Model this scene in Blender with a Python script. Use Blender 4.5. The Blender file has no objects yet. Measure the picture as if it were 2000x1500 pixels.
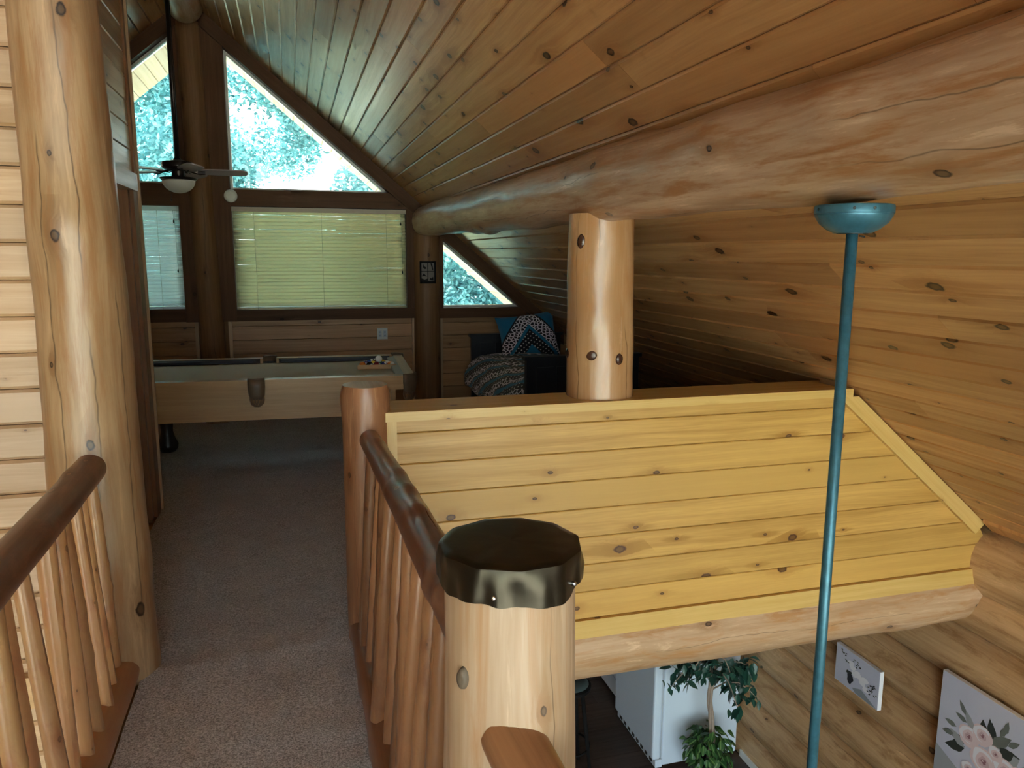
import bpy, math, random
from mathutils import Vector, Matrix, Euler, noise

# ------------------------------------------------------------------ camera, sky, light, exposure
scn = bpy.context.scene
COL = scn.collection
cam_d = bpy.data.cameras.new('camera'); cam = bpy.data.objects.new('camera', cam_d); COL.objects.link(cam)
CR, CU, CF = Vector((.9618, -.2734, .0036)), Vector((.0420, .1610, .9860)), Vector((.2703, .9484, -.1664))
CU = CR.cross(CF).normalized(); CR = CF.cross(CU).normalized(); CF.normalize()
mw = Matrix.Identity(4)
for i in range(3):
    mw[i][0] = CR[i]; mw[i][1] = CU[i]; mw[i][2] = -CF[i]
mw.translation = Vector((0, 0, 1.6))
cam.matrix_world = mw
cam_d.sensor_width = 36; cam_d.lens = 27.0; cam_d.clip_start = .05; cam_d.clip_end = 300
scn.camera = cam

world = bpy.data.worlds.new('sky'); scn.world = world; world.use_nodes = True
wn = world.node_tree.nodes; wb = wn['Background']
wb.inputs[0].default_value = (.90, .965, 1.0, 1); wb.inputs[1].default_value = 1.0
sun_d = bpy.data.lights.new('sun', 'SUN'); sun_d.energy = 27.0; sun_d.angle = math.radians(4); sun_d.color = (1, .95, .85)
sun = bpy.data.objects.new('sun', sun_d); COL.objects.link(sun)
sun.rotation_euler = Vector((.10, -.46, -1)).to_track_quat('-Z', 'Y').to_euler()

scn.view_settings.view_transform = 'Standard'
scn.view_settings.look = 'None'
scn.view_settings.exposure = 3.2
scn.view_settings.gamma = 1.0
scn.view_settings.use_curve_mapping = False
scn.cycles.use_denoising = True
scn.cycles.max_bounces = 8
scn.cycles.diffuse_bounces = 7
scn.cycles.use_adaptive_sampling = True
scn.cycles.adaptive_threshold = .05
scn.cycles.adaptive_min_samples = 24
scn.cycles.glossy_bounces = 4
scn.cycles.transparent_max_bounces = 16
scn.cycles.caustics_reflective = False
scn.cycles.caustics_refractive = False
scn.cycles.sample_clamp_indirect = 6.0

def portal(name, loc, facing, sx, sy):
    d = bpy.data.lights.new(name, 'AREA'); d.shape = 'RECTANGLE'; d.size = sx; d.size_y = sy
    d.cycles.is_portal = True
    o = bpy.data.objects.new(name, d); COL.objects.link(o); o.location = loc
    o.rotation_euler = Vector(facing).to_track_quat('-Z', 'Z').to_euler()
    return o

GY, BY = 7.8, -4.2            # far gable wall, near (window) gable wall
RA, RS, RX = 3.15, .847, -.79 # roof height at x=0, slope, ridge x
LOW = -2.55                   # lower floor
def roofz(x):
    return RA - RS*x if x >= RX else RA + RS*(x - 2*RX)
portal('daylight_portal_back', (-.9, BY - .05, .4), (0, 1, 0), 8.2, 6.2)
portal('daylight_portal_gable_upper', (.25, GY + .2, 2.75), (0, -1, 0), 1.7, 1.3)
portal('daylight_portal_gable_lower', (.3, GY + .2, 1.55), (0, -1, 0), 1.7, 1.0)
portal('daylight_portal_gable_eave', (1.9, GY + .2, 1.38), (0, -1, 0), .9, .7)
portal('daylight_portal_gable_left', (-1.8, GY + .2, 2.2), (0, -1, 0), 1.7, 2.4)

# ------------------------------------------------------------------ node helper and materials
class NT:
    def __init__(s, name):
        s.m = bpy.data.materials.new(name); s.m.use_nodes = True
        s.t = s.m.node_tree; s.n = s.t.nodes; s.bsdf = s.n['Principled BSDF']; s.out = s.n['Material Output']
    def new(s, ty, **kw):
        nd = s.n.new(ty)
        for k, v in kw.items(): setattr(nd, k, v)
        return nd
    def lk(s, a, b): s.t.links.new(a, b)
    def put(s, sock, v):
        if isinstance(v, (int, float)): sock.default_value = v
        elif isinstance(v, (tuple, list)):
            sock.default_value = tuple(v) + ((1,) if len(v) == 3 and len(sock.default_value) == 4 else ())
        else: s.lk(v, sock)
    def math(s, op, a, b=None, c=None, clamp=False):
        nd = s.new('ShaderNodeMath', operation=op, use_clamp=clamp)
        for i, v in enumerate((a, b, c)):
            if v is not None: s.put(nd.inputs[i], v)
        return nd.outputs[0]
    def vec(s, x=0., y=0., z=0.):
        nd = s.new('ShaderNodeCombineXYZ')
        for i, v in enumerate((x, y, z)): s.put(nd.inputs[i], v)
        return nd.outputs[0]
    def sep(s, v):
        nd = s.new('ShaderNodeSeparateXYZ'); s.lk(v, nd.inputs[0]); return nd.outputs
    def noise(s, v, scale=1., detail=2., rough=.5, dist=0., dim='2D'):
        nd = s.new('ShaderNodeTexNoise', noise_dimensions=dim)
        s.lk(v, nd.inputs['Vector']); s.put(nd.inputs['Scale'], scale); s.put(nd.inputs['Detail'], detail)
        s.put(nd.inputs['Roughness'], rough); s.put(nd.inputs['Distortion'], dist)
        return nd.outputs['Fac']
    def mr(s, v, a, b, c=0., d=1., smooth=False):
        nd = s.new('ShaderNodeMapRange', interpolation_type='SMOOTHSTEP' if smooth else 'LINEAR')
        s.put(nd.inputs[0], v)
        for i, x in enumerate((a, b, c, d)): s.put(nd.inputs[i+1], x)
        return nd.outputs[0]
    def mix(s, f, a, b, blend='MIX'):
        nd = s.new('ShaderNodeMix', data_type='RGBA', blend_type=blend)
        s.put(nd.inputs[0], f); s.put(nd.inputs[6], a); s.put(nd.inputs[7], b)
        return nd.outputs[2]
    def bump(s, h, strength=.3, dist=.01):
        nd = s.new('ShaderNodeBump'); s.put(nd.inputs['Strength'], strength); s.put(nd.inputs['Distance'], dist)
        s.lk(h, nd.inputs['Height']); s.lk(nd.outputs[0], s.bsdf.inputs['Normal'])

def plain(name, col, rough=.5, metal=0., coat=0., var=None, scale=20., bump=0., spec=.5):
    t = NT(name); b = t.bsdf; b.inputs['Specular IOR Level'].default_value = spec
    b.inputs['Roughness'].default_value = rough; b.inputs['Metallic'].default_value = metal
    b.inputs['Coat Weight'].default_value = coat
    if var or bump:
        tc = t.new('ShaderNodeTexCoord').outputs['Object']
        n = t.noise(tc, scale, 4, .6, 0, '3D')
        if var: t.lk(t.mix(n, col, var), b.inputs['Base Color'])
        else: t.put(b.inputs['Base Color'], col)
        if bump: t.bump(n, bump, .01)
    else: t.put(b.inputs['Base Color'], col)
    return t.m

def wood(name, light, dark, knotc=(.06, .02, .008), kn=(2.2, 7.6, .5, .014), rough=.42, coat=0., bump=.12,
         var=.22, blotch=None, blotch_at=.56, crack=0., fib=150., band=26., hue=None, lowamp=.5, alt=None, flamek=1.1, bs=(4.2, 9.), spec=.5, bd=.35):
    """procedural timber on a UV map laid out in metres: u along the grain, v across it"""
    t = NT(name); b = t.bsdf
    uvn = t.new('ShaderNodeUVMap'); o = t.sep(uvn.outputs[0]); u, v = o[0], o[1]
    low = t.noise(t.vec(t.math('MULTIPLY', u, 1.1), t.math('MULTIPLY', v, 5.)), 1, 2)
    ku, kv, frac, rmax = kn
    uk, vk = t.math('MULTIPLY', u, ku), t.math('MULTIPLY', v, kv)
    vo = t.new('ShaderNodeTexVoronoi', voronoi_dimensions='2D', feature='F1'); t.put(vo.inputs['Scale'], 1.)
    t.lk(t.vec(uk, vk), vo.inputs['Vector'])
    p = t.sep(vo.outputs['Position'])
    wob = t.noise(t.vec(t.math('MULTIPLY', u, 40.), t.math('MULTIPLY', v, 40.)), 1, 2)
    dx = t.math('MULTIPLY', t.math('SUBTRACT', uk, p[0]), .62/ku)
    dy = t.math('DIVIDE', t.math('SUBTRACT', vk, p[1]), kv)
    d = t.math('SQRT', t.math('ADD', t.math('MULTIPLY', dx, dx), t.math('MULTIPLY', dy, dy)))
    d = t.math('MULTIPLY', d, t.math('ADD', .7, t.math('MULTIPLY', wob, .6)))
    cr = t.sep(vo.outputs['Color'])[0]
    r = t.math('MULTIPLY', t.math('MAXIMUM', t.math('SUBTRACT', cr, 1-frac), 0.), rmax/frac)
    q = t.math('DIVIDE', d, t.math('ADD', r, .0004))
    has = t.mr(r, .001, .003)
    mask = t.math('MULTIPLY', t.mr(q, .85, 1.12, 1., 0.), has)
    halo = t.math('MULTIPLY', t.mr(q, .9, 4.5, 1., 0., True), has)
    cen = t.math('MULTIPLY', t.mr(q, .45, .75, 1., 0.), has)
    dxl = t.math('MULTIPLY', dx, .32)
    dl = t.math('SQRT', t.math('ADD', t.math('MULTIPLY', dxl, dxl), t.math('MULTIPLY', dy, dy)))
    flame = t.math('MULTIPLY', t.mr(t.math('DIVIDE', dl, t.math('ADD', r, .0004)), .7, 3.2, 1., 0., True), has)
    vv = t.math('ADD', v, t.math('ADD', t.math('MULTIPLY', low, .05), t.math('MULTIPLY', halo, .020)))
    n1 = t.noise(t.vec(t.math('MULTIPLY', u, .55), t.math('MULTIPLY', vv, band)), 1, 3, .6)
    n2 = t.noise(t.vec(t.math('MULTIPLY', u, 5.), t.math('MULTIPLY', vv, fib)), 1, 2, .6)
    f = t.math('ADD', t.math('MULTIPLY', t.mr(n1, .3, .7), .62), t.math('MULTIPLY', t.mr(n2, .25, .75), .38))
    f = t.math('ADD', f, t.math('MULTIPLY', t.math('SUBTRACT', low, .5), lowamp))
    f = t.math('ADD', f, t.math('MULTIPLY', t.math('MULTIPLY', flame, n1), flamek), clamp=True)
    col = t.mix(f, light, dark)
    if blotch:
        bn = t.noise(t.vec(t.math('MULTIPLY', u, bs[0]), t.math('MULTIPLY', v, bs[1])), 1, 7, .70, bd)
        col = t.mix(t.mr(bn, blotch_at-.05, blotch_at + .10, 0., .85), col, blotch)
        col = t.mix(t.mr(bn, .40, .30, 0., .6), col, tuple(min(.8, c*1.28) for c in light))
    oi = t.new('ShaderNodeObjectInfo').outputs['Random']
    if alt:
        a2 = t.noise(t.vec(t.math('MULTIPLY', oi, 37.1), t.math('MULTIPLY', oi, 11.3)), 1, 0)
        col = t.mix(t.mr(a2, .3, .7, 0., .8), col, alt)
    val = t.mr(oi, 0., 1., 1-var, 1+var)
    col = t.mix(1., col, t.vec(val, val, val), 'MULTIPLY')
    col = t.mix(t.math('MULTIPLY', halo, .35), col, t.mix(1., col, (.62, .45, .34), 'MULTIPLY'))
    col = t.mix(mask, col, knotc)
    col = t.mix(t.math('MULTIPLY', cen, .55), col, tuple(c*.55 for c in dark))
    if crack:
        wv = t.noise(t.vec(t.math('MULTIPLY', u, 1.3), t.math('MULTIPLY', v, 2.)), 1, 4, .6)
        cv = t.math('ADD', t.math('MULTIPLY', v, 9.), t.math('MULTIPLY', wv, .9))
        cd = t.math('ABSOLUTE', t.math('SUBTRACT', t.math('FRACT', cv), .5))
        gate = t.noise(t.vec(t.math('MULTIPLY', u, .8), t.math('MULTIPLY', t.math('FLOOR', cv), 7.7)), 1, 1)
        ck = t.math('MULTIPLY', t.mr(cd, .0, crack*3., .85, 0.), t.mr(gate, .50, .56, 0., 1.))
        col = t.mix(ck, col, tuple(c*.3 for c in dark))
    t.lk(col, b.inputs['Base Color']); b.inputs['Specular IOR Level'].default_value = spec
    t.lk(t.mr(n1, .2, .8, rough*.85, min(1., rough*1.2)), b.inputs['Roughness'])
    b.inputs['Coat Weight'].default_value = coat; b.inputs['Coat Roughness'].default_value = .12
    if bump:
        h = t.math('ADD', t.math('MULTIPLY', n2, .4), t.math('MULTIPLY', n1, .6))
        t.bump(t.math('SUBTRACT', h, t.math('MULTIPLY', mask, .5)), bump, .004)
    return t.m

M = {}
M['ceiling'] = wood('ceiling_pine', (.58, .335, .140), (.36, .175, .058), (.024, .008, .004), (2.8, 7.7, .62, .021), .33, .0, .07, .16, alt=(.43, .195, .066), flamek=1.1)
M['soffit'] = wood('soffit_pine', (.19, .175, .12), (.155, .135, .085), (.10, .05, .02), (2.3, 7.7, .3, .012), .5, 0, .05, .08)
M['knee'] = wood('golden_pine', (.61, .365, .102), (.385, .205, .042), (.060, .018, .007), (2.1, 7.6, .66, .019), .42, 0., .07, .06, alt=(.54, .32, .085), flamek=1.7, lowamp=.9)
M['kneetrim'] = wood('golden_pine_trim', (.66, .45, .16), (.55, .34, .09), (.10, .04, .015), (2.5, 12, .4, .010), .4, 0, .05, .05)
M['siding'] = wood('pale_siding', (.54, .355, .21), (.39, .23, .11), (.08, .04, .03), (1.5, 7.4, .5, .024), .45, 0, .07, .10, alt=(.47, .31, .19))
M['hall'] = wood('hall_pine', (.50, .32, .16), (.36, .21, .09), (.04, .02, .01), (2., 7.4, .35, .014), .34, 0, .06, .10)
M['gable'] = wood('gable_pine', (.46, .26, .115), (.30, .15, .055), (.03, .01, .005), (2.2, 7.4, .5, .016), .45, 0, .06, .18)
M['stain'] = wood('dark_stained_trim', (.12, .056, .026), (.07, .031, .014), (.02, .008, .004), (2, 8, .3, .012), .55, 0, .06, .12, spec=.15)
M['casing'] = wood('door_casing', (.27, .125, .05), (.17, .072, .026), (.03, .01, .004), (2, 8, .3, .010), .4, 0, .06, .08)
M['palestrip'] = wood('pale_trim_strip', (.55, .38, .22), (.42, .27, .14), rough=.5, kn=(2, 9, .3, .01))
M['log'] = wood('peeled_log', (.56, .385, .25), (.40, .24, .125), (.05, .022, .012), (1.9, 5.2, .48, .018), .40, .0, .25, .03, (.42, .205, .075), .56, .006, 90, 18, bs=(3.4, 18.))
M['purlin'] = wood('purlin_log', (.56, .40, .275), (.37, .215, .11), (.03, .014, .008), (2.4, 4.6, .58, .019), .33, .0, .28, .0, (.35, .155, .052), .53, .008, 80, 14, bs=(2.4, 22.), bd=.15)
M['pillar'] = wood('pillar_log', (.43, .275, .15), (.245, .14, .066), (.022, .009, .005), (2.8, 5.0, .62, .018), .36, .0, .22, .0, (.29, .14, .055), .54, .012, 80, 14, bs=(1.6, 18.), bd=.15)
M['wall_log'] = wood('wall_log', (.64, .42, .225), (.44, .26, .115), (.05, .022, .012), (1.8, 5., .5, .018), .48, 0, .25, .10, (.34, .18, .07), .56, .006, 80, 16, bs=(2.6, 12.))
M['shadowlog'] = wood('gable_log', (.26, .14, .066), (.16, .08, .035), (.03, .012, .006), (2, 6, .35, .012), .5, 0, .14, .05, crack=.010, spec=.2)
M['stub'] = wood('varnished_log_post', (.48, .28, .14), (.36, .19, .08), (.05, .02, .01), (1.2, 3.4, .15, .012), .24, .2, .16, 0., (.40, .19, .072), .54, .010, 80, 14, bs=(2.4, 8.))
M['newel'] = wood('pale_newel', (.47, .345, .245), (.33, .205, .112), (.07, .04, .025), (3.2, 6, .12, .008), .5, 0, .25, 0., (.37, .20, .095), .56, .006, 90, 20, bs=(1.2, 18.))
M['redpost'] = wood('stained_post', (.31, .145, .07), (.225, .095, .042), (.05, .02, .01), (3, 9, .35, .010), .34, .1, .2, 0., (.42, .22, .11), .60, .003, 100, 24, bs=(3., 24.))
M['rail'] = wood('stained_handrail', (.185, .082, .045), (.12, .05, .028), (.32, .16, .08), (6, 9, .4, .012), .31, .0, .03, 0., (.24, .105, .055), .58)
M['rail_end'] = wood('stained_handrail_end', (.30, .135, .06), (.20, .085, .036), (.10, .04, .02), (5, 9, .3, .010), .32, .3, .12, 0.)
M['baluster'] = wood('peeled_baluster', (.56, .33, .155), (.44, .225, .092), (.14, .06, .03), (5, 12, .4, .008), .34, .15, .14, .16, (.42, .18, .085), .56, alt=(.40, .185, .09))
M['baluster_dark'] = wood('stained_baluster', (.34, .165, .076), (.23, .10, .044), (.08, .03, .015), (5, 12, .5, .009), .32, .25, .18, .24, (.19, .075, .034), .56, alt=(.25, .115, .052))
M['oak'] = wood('pool_table_oak', (.50, .31, .14), (.38, .215, .085), kn=(1, 3, .05, .005), rough=.35, coat=.2, bump=.04, var=.05)
M['laminate'] = wood('dark_laminate', (.085, .055, .042), (.045, .028, .022), (.02, .012, .01), (1, 5, .2, .012), .38, 0, .03, .28)
M['plainwood'] = wood('shell_pine', (.58, .36, .17), (.44, .25, .10), var=0)
M['groove'] = plain('groove_shadow_gap', (.20, .105, .04), .8)
M['roofing'] = plain('roofing_felt', (.12, .11, .10), .9)

def carpet():
    t = NT('loft_carpet'); b = t.bsdf
    tc = t.new('ShaderNodeTexCoord').outputs['Object']
    n1 = t.noise(tc, 150, 3, .7, .4, '3D'); n2 = t.noise(tc, 7, 3, .6, 0, '3D'); n3 = t.noise(tc, 1.3, 3, .6, 0, '3D')
    f = t.math('ADD', t.mr(n1, .36, .64), t.math('MULTIPLY', t.math('SUBTRACT', n2, .5), .35), clamp=True)
    c = t.mix(f, (.245, .235, .245), (.93, .915, .945))
    c = t.mix(t.mr(n3, .55, .75, 0., .35), c, (.46, .40, .385))
    # long faint traffic stains
    mp = t.new('ShaderNodeMapping'); t.lk(tc, mp.inputs[0]); mp.inputs['Scale'].default_value = (9, 1.1, 1)
    n4 = t.noise(mp.outputs[0], 1, 2, .5, 0, '3D')
    c = t.mix(t.mr(n4, .66, .76, 0., .32), c, (.20, .165, .15))
    t.lk(c, b.inputs['Base Color']); b.inputs['Roughness'].default_value = .95
    b.inputs['Sheen Weight'].default_value = .25; b.inputs['Specular IOR Level'].default_value = .1
    t.bump(n1, .9, .012)
    return t.m
M['carpet'] = carpet()

def glass_pane():
    t = NT('window_glass'); t.n.remove(t.bsdf)
    tr = t.new('ShaderNodeBsdfTransparent'); tr.inputs[0].default_value = (.93, .97, .96, 1)
    gl = t.new('ShaderNodeBsdfGlossy'); gl.inputs['Roughness'].default_value = .02
    lw = t.new('ShaderNodeFresnel'); lw.inputs[0].default_value = 1.45
    mx = t.new('ShaderNodeMixShader'); t.lk(lw.outputs[0], mx.inputs[0]); t.lk(tr.outputs[0], mx.inputs[1]); t.lk(gl.outputs[0], mx.inputs[2])
    t.lk(mx.outputs[0], t.out.inputs[0]); return t.m
M['glass'] = glass_pane()

def leafy(name, a, bcol, trans, rough=.5, stripe=None):
    t = NT(name)
    oi = t.new('ShaderNodeObjectInfo').outputs['Random']
    g = t.new('ShaderNodeNewGeometry').outputs['Random Per Island']
    col = t.mix(t.math('FRACT', t.math('ADD', t.math('MULTIPLY', oi, 7.3), g)), a, bcol)
    if stripe:
        uv = t.sep(t.new('ShaderNodeUVMap').outputs[0])
        s = t.mr(t.math('ABSOLUTE', t.math('SUBTRACT', uv[1], .5)), .03, .13, 1., 0.)
        col = t.mix(t.math('MULTIPLY', s, .8), col, stripe)
    t.lk(col, t.bsdf.inputs['Base Color']); t.bsdf.inputs['Roughness'].default_value = rough
    tl = t.new('ShaderNodeBsdfTranslucent'); t.lk(col, tl.inputs[0])
    mx = t.new('ShaderNodeMixShader'); mx.inputs[0].default_value = trans
    t.lk(t.bsdf.outputs[0], mx.inputs[1]); t.lk(tl.outputs[0], mx.inputs[2]); t.lk(mx.outputs[0], t.out.inputs[0])
    return t.m
M['tree_leaf'] = leafy('tree_leaves', (.045, .18, .21), (.20, .47, .51), .40)
M['ficus_leaf'] = leafy('ficus_leaves', (.012, .055, .042), (.030, .115, .078), .08, .35)
M['pothos_leaf'] = leafy('pothos_leaves', (.020, .075, .020), (.045, .14, .035), .08, .4, (.20, .34, .12))
M['bark'] = plain('tree_bark', (.06, .065, .06), .9, var=(.03, .035, .03), scale=12)
M['ficus_trunk'] = plain('ficus_trunk', (.45, .36, .29), .8, var=(.25, .19, .15), scale=30, bump=.4)
def blindm(name, col, tr):
    t = NT(name); t.put(t.bsdf.inputs['Base Color'], col); t.bsdf.inputs['Roughness'].default_value = .4
    tl = t.new('ShaderNodeBsdfTranslucent'); tl.inputs[0].default_value = tuple(col) + (1,)
    mx = t.new('ShaderNodeMixShader'); mx.inputs[0].default_value = tr
    t.lk(t.bsdf.outputs[0], mx.inputs[1]); t.lk(tl.outputs[0], mx.inputs[2]); t.lk(mx.outputs[0], t.out.inputs[0]); return t.m
M['blind_cream'] = blindm('cream_blind', (.98, .88, .68), .86)
M['blind_white'] = blindm('white_blind', (.95, .96, .97), .88)
M['blind_rail'] = plain('blind_rail', (.42, .34, .24), .45)
M['white'] = plain('white_plastic', (.80, .80, .77), .4)
M['ivory'] = plain('ivory_plastic', (.62, .62, .56), .45)
M['enamel'] = plain('skylight_tinted_enamel', (.72, .84, .98), .3, coat=.2)  # white appliances, with the blue of skylight put into the base colour
M['gasket'] = plain('grey_gasket', (.45, .50, .56), .6)
M['darkgap'] = plain('dark_gap_rubber', (.02, .02, .024), .7)  # near-black for rubber feet, also painted shade in gaps and holes
M['blackpaint'] = plain('black_bed_paint', (.008, .010, .017), .38)
M['black'] = plain('black_plastic', (.012, .011, .011), .7, spec=.1)
M['bronze'] = plain('oil_rubbed_bronze', (.030, .022, .018), .35, .6)
M['fanblade'] = plain('fan_blade', (.42, .37, .38), .35, var=(.32, .28, .29), scale=8)
M['frost'] = plain('frosted_glass', (.62, .60, .54), .35)
M['teal'] = plain('verdigris_paint', (.072, .225, .315), .38, .45, var=(.020, .075, .10), scale=34, bump=.08)
M['tealdark'] = plain('verdigris_dark', (.01, .02, .02), .5)
M['copper'] = plain('weathered_copper', (.052, .044, .030), .30, .85, var=(.030, .026, .020), scale=9, bump=.10)
M['steel'] = plain('screw_steel', (.75, .75, .74), .25, 1.)
M['felt'] = plain('khaki_felt', (.56, .50, .39), .9, var=(.50, .44, .34), scale=60)
M['feltshade'] = plain('shaded_rail_felt', (.075, .080, .095), .85, spec=.1)  # shade on the long cushions is put into this dark colour
M['feltend'] = plain('end_rail_felt', (.40, .38, .33), .85)
M['leather'] = plain('brown_leather', (.17, .115, .07), .45, var=(.11, .07, .042), scale=25)
M['net'] = plain('pocket_net', (.22, .13, .075), .7)
M['tableleg'] = plain('dark_table_leg', (.025, .017, .012), .4)
M['rackwood'] = plain('rack_wood', (.50, .30, .13), .45)
M['mattress'] = plain('mattress_ticking', (.40, .40, .42), .8)
M['pot'] = plain('plant_pot', (.03, .028, .025), .5)
M['grass'] = plain('lawn', (.24, .27, .17), .95, var=(.15, .19, .10), scale=2)
M['gravel'] = plain('added_yard_gravel', (.15, .15, .148), .95, var=(.12, .12, .118), scale=3)  # for the yard added to reflect daylight indoors
M['plaqueback'] = plain('plaque_backing', (.17, .145, .12), .6)
M['bounce_ground'] = plain('bounce_limestone', (.80, .79, .76), .95, var=(.72, .71, .68), scale=3)  # kept near white so the added strip bounces sun upward
M['canvas'] = plain('canvas_lilac', (.60, .62, .76), .7, var=(.52, .54, .68), scale=5)
M['canvas_edge'] = plain('canvas_edge', (.78, .80, .86), .7)
for k, c in dict(rose=(.74, .60, .64), rose2=(.60, .43, .48), rosec=(.30, .14, .17), leafd=(.035, .042, .038), leafm=(.16, .18, .17), leafl=(.34, .36, .40), petalw=(.80, .80, .88), inky=(.02, .02, .03), shade=(.27, .31, .36)).items():
    M[k] = plain('paint_' + k, c, .7)

# ------------------------------------------------------------------ object helpers
def tag(o, label=None, cat=None, group=None, kind=None):
    if label: o['label'] = label
    if cat: o['category'] = cat
    if group: o['group'] = group
    if kind: o['kind'] = kind
    return o
def thing(name, label, cat, loc=(0, 0, 0), rz=0., group=None, kind=None):
    o = bpy.data.objects.new(name, None); COL.objects.link(o); o.location = loc; o.rotation_euler = (0, 0, rz)
    o.empty_display_size = .1
    return tag(o, label, cat, group, kind)
class MB:
    def __init__(s): s.v = []; s.f = []; s.uv = []; s.mi = []
    def add(s, verts, faces, uvs=None, mi=0):
        b = len(s.v); s.v += [tuple(p) for p in verts]
        for k, f in enumerate(faces):
            s.f.append([b+i for i in f]); s.mi.append(mi)
            s.uv.append(uvs[k] if uvs else [(0., 0.)]*len(f))
        return s
    def box(s, x0, x1, y0, y1, z0, z1, mi=0, grain=None, seed=0):
        P = [(x, y, z) for x in (x0, x1) for y in (y0, y1) for z in (z0, z1)]
        F = [(0, 1, 3, 2), (4, 6, 7, 5), (0, 4, 5, 1), (2, 3, 7, 6), (0, 2, 6, 4), (1, 5, 7, 3)]
        dims = (x1-x0, y1-y0, z1-z0)
        g = grain if grain is not None else max(range(3), key=lambda k: dims[k])
        U = []
        rr = random.Random(seed); ou, ov = rr.uniform(0, 40), rr.uniform(0, 40)
        for k, f in enumerate(F):
            nax = (0, 0, 1, 1, 2, 2)[k]; oth = [a for a in range(3) if a != nax]
            ua = g if g in oth else oth[0]; va = oth[0] if oth[1] == ua else oth[1]
            U.append([(P[i][ua]+ou, P[i][va]+ov+k*.31) for i in f])
        return s.add(P, F, U, mi)
    def prism(s, poly, y0, y1, mi=0, seed=0, axis='xz'):
        """polygon (x,z) extruded along y; grain along the longest edge"""
        n = len(poly); V = [(a, y0, c) for a, c in poly] + [(a, y1, c) for a, c in poly]
        e = max(range(n), key=lambda i: (Vector(poly[i])-Vector(poly[(i+1) % n])).length)
        gd = (Vector(poly[(e+1) % n])-Vector(poly[e])).normalized(); gp = Vector((-gd.y, gd.x))
        rr = random.Random(seed); ou, ov = rr.uniform(0, 40), rr.uniform(0, 40)
        uv2 = [(Vector(p).dot(gd)+ou, Vector(p).dot(gp)+ov) for p in poly]
        F = [list(range(n)), list(range(2*n-1, n-1, -1))]; U = [uv2, [uv2[i-n] for i in range(2*n-1, n-1, -1)]]
        for i in range(n):
            j = (i+1) % n; F.append([i, i+n, j+n, j])
            L = (Vector(poly[i])-Vector(poly[j])).length
            U.append([(ou, ov), (ou, ov+y1-y0), (ou+L, ov+y1-y0), (ou+L, ov)])
        return s.add(V, F, U, mi)
    def board(s, o, U, V, N, a0, a1, b0, b1, w, t, c=.004, seed=None, mi=0):
        """plank: grain along U; v from 0..w; visible face towards N; ends a at v=0, b at v=w; face lies in the plane of o"""
        o, U, V, N = Vector(o), Vector(U), Vector(V), Vector(N)
        prof = [(0, -t), (0, -c), (c, 0), (w-c, 0), (w, -c), (w, -t)]
        rr = random.Random(seed); ou, ov = rr.uniform(0, 60), rr.uniform(0, 60)
        P, uvp = [], []
        for k in (0, 1):
            for (vv, nn) in prof:
                fr = vv/w; uu = (a0+(b0-a0)*fr) if k == 0 else (a1+(b1-a1)*fr)
                P.append(o+U*uu+V*vv+N*nn); uvp.append((uu+ou, vv+ov+nn))
        F = [[i, (i+1) % 6, 6+(i+1) % 6, 6+i] for i in range(6)] + [[5, 4, 3, 2, 1, 0], [6, 7, 8, 9, 10, 11]]
        return s.add(P, F, [[uvp[i] for i in f] for f in F], mi)
    def lathe(s, prof, c=(0, 0, 0), n=24, mi=0, sx=1., sy=1.):
        P, F, U = [], [], []
        for (r, z) in prof:
            for k in range(n):
                a = 2*math.pi*k/n; P.append((c[0]+r*math.cos(a)*sx, c[1]+r*math.sin(a)*sy, c[2]+z))
        for i in range(len(prof)-1):
            for k in range(n):
                k2 = (k+1) % n; F.append([i*n+k, i*n+k2, (i+1)*n+k2, (i+1)*n+k])
                U.append([(prof[i][1], k/n), (prof[i][1], (k+1)/n), (prof[i+1][1], (k+1)/n), (prof[i+1][1], k/n)])
        if prof[0][0] > 1e-5: F.append(list(range(n-1, -1, -1))); U.append([(0, 0)]*n)
        if prof[-1][0] > 1e-5: F.append([(len(prof)-1)*n+k for k in range(n)]); U.append([(0, 0)]*n)
        return s.add(P, F, U, mi)
    def tube(s, pts, r, n=8, mi=0, caps=True, ref=(0, 0, 1)):
        pts = [Vector(p) for p in pts]; rs = r if isinstance(r, (list, tuple)) else [r]*len(pts)
        P, F, U = [], [], []; L = 0.; Ls = []
        for i, p in enumerate(pts):
            if i: L += (p-pts[i-1]).length
            Ls.append(L)
            d = (pts[min(i+1, len(pts)-1)]-pts[max(i-1, 0)]).normalized(); rf = Vector(ref)
            if abs(d.dot(rf)) > .95: rf = Vector((0, 1, 0)) if abs(d.y) < .9 else Vector((1, 0, 0))
            e1 = (rf-d*rf.dot(d)).normalized(); e2 = d.cross(e1)
            for k in range(n):
                a = 2*math.pi*k/n; P.append(p+(e1*math.cos(a)+e2*math.sin(a))*rs[i])
        for i in range(len(pts)-1):
            for k in range(n):
                k2 = (k+1) % n; F.append([i*n+k, i*n+k2, (i+1)*n+k2, (i+1)*n+k])
                w = 2*math.pi*rs[i]/n
                U.append([(Ls[i], k*w), (Ls[i], (k+1)*w), (Ls[i+1], (k+1)*w), (Ls[i+1], k*w)])
        if caps:
            F.append(list(range(n-1, -1, -1))); U.append([(0, 0)]*n)
            F.append([(len(pts)-1)*n+k for k in range(n)]); U.append([(0, 0)]*n)
        return s.add(P, F, U, mi)
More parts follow.
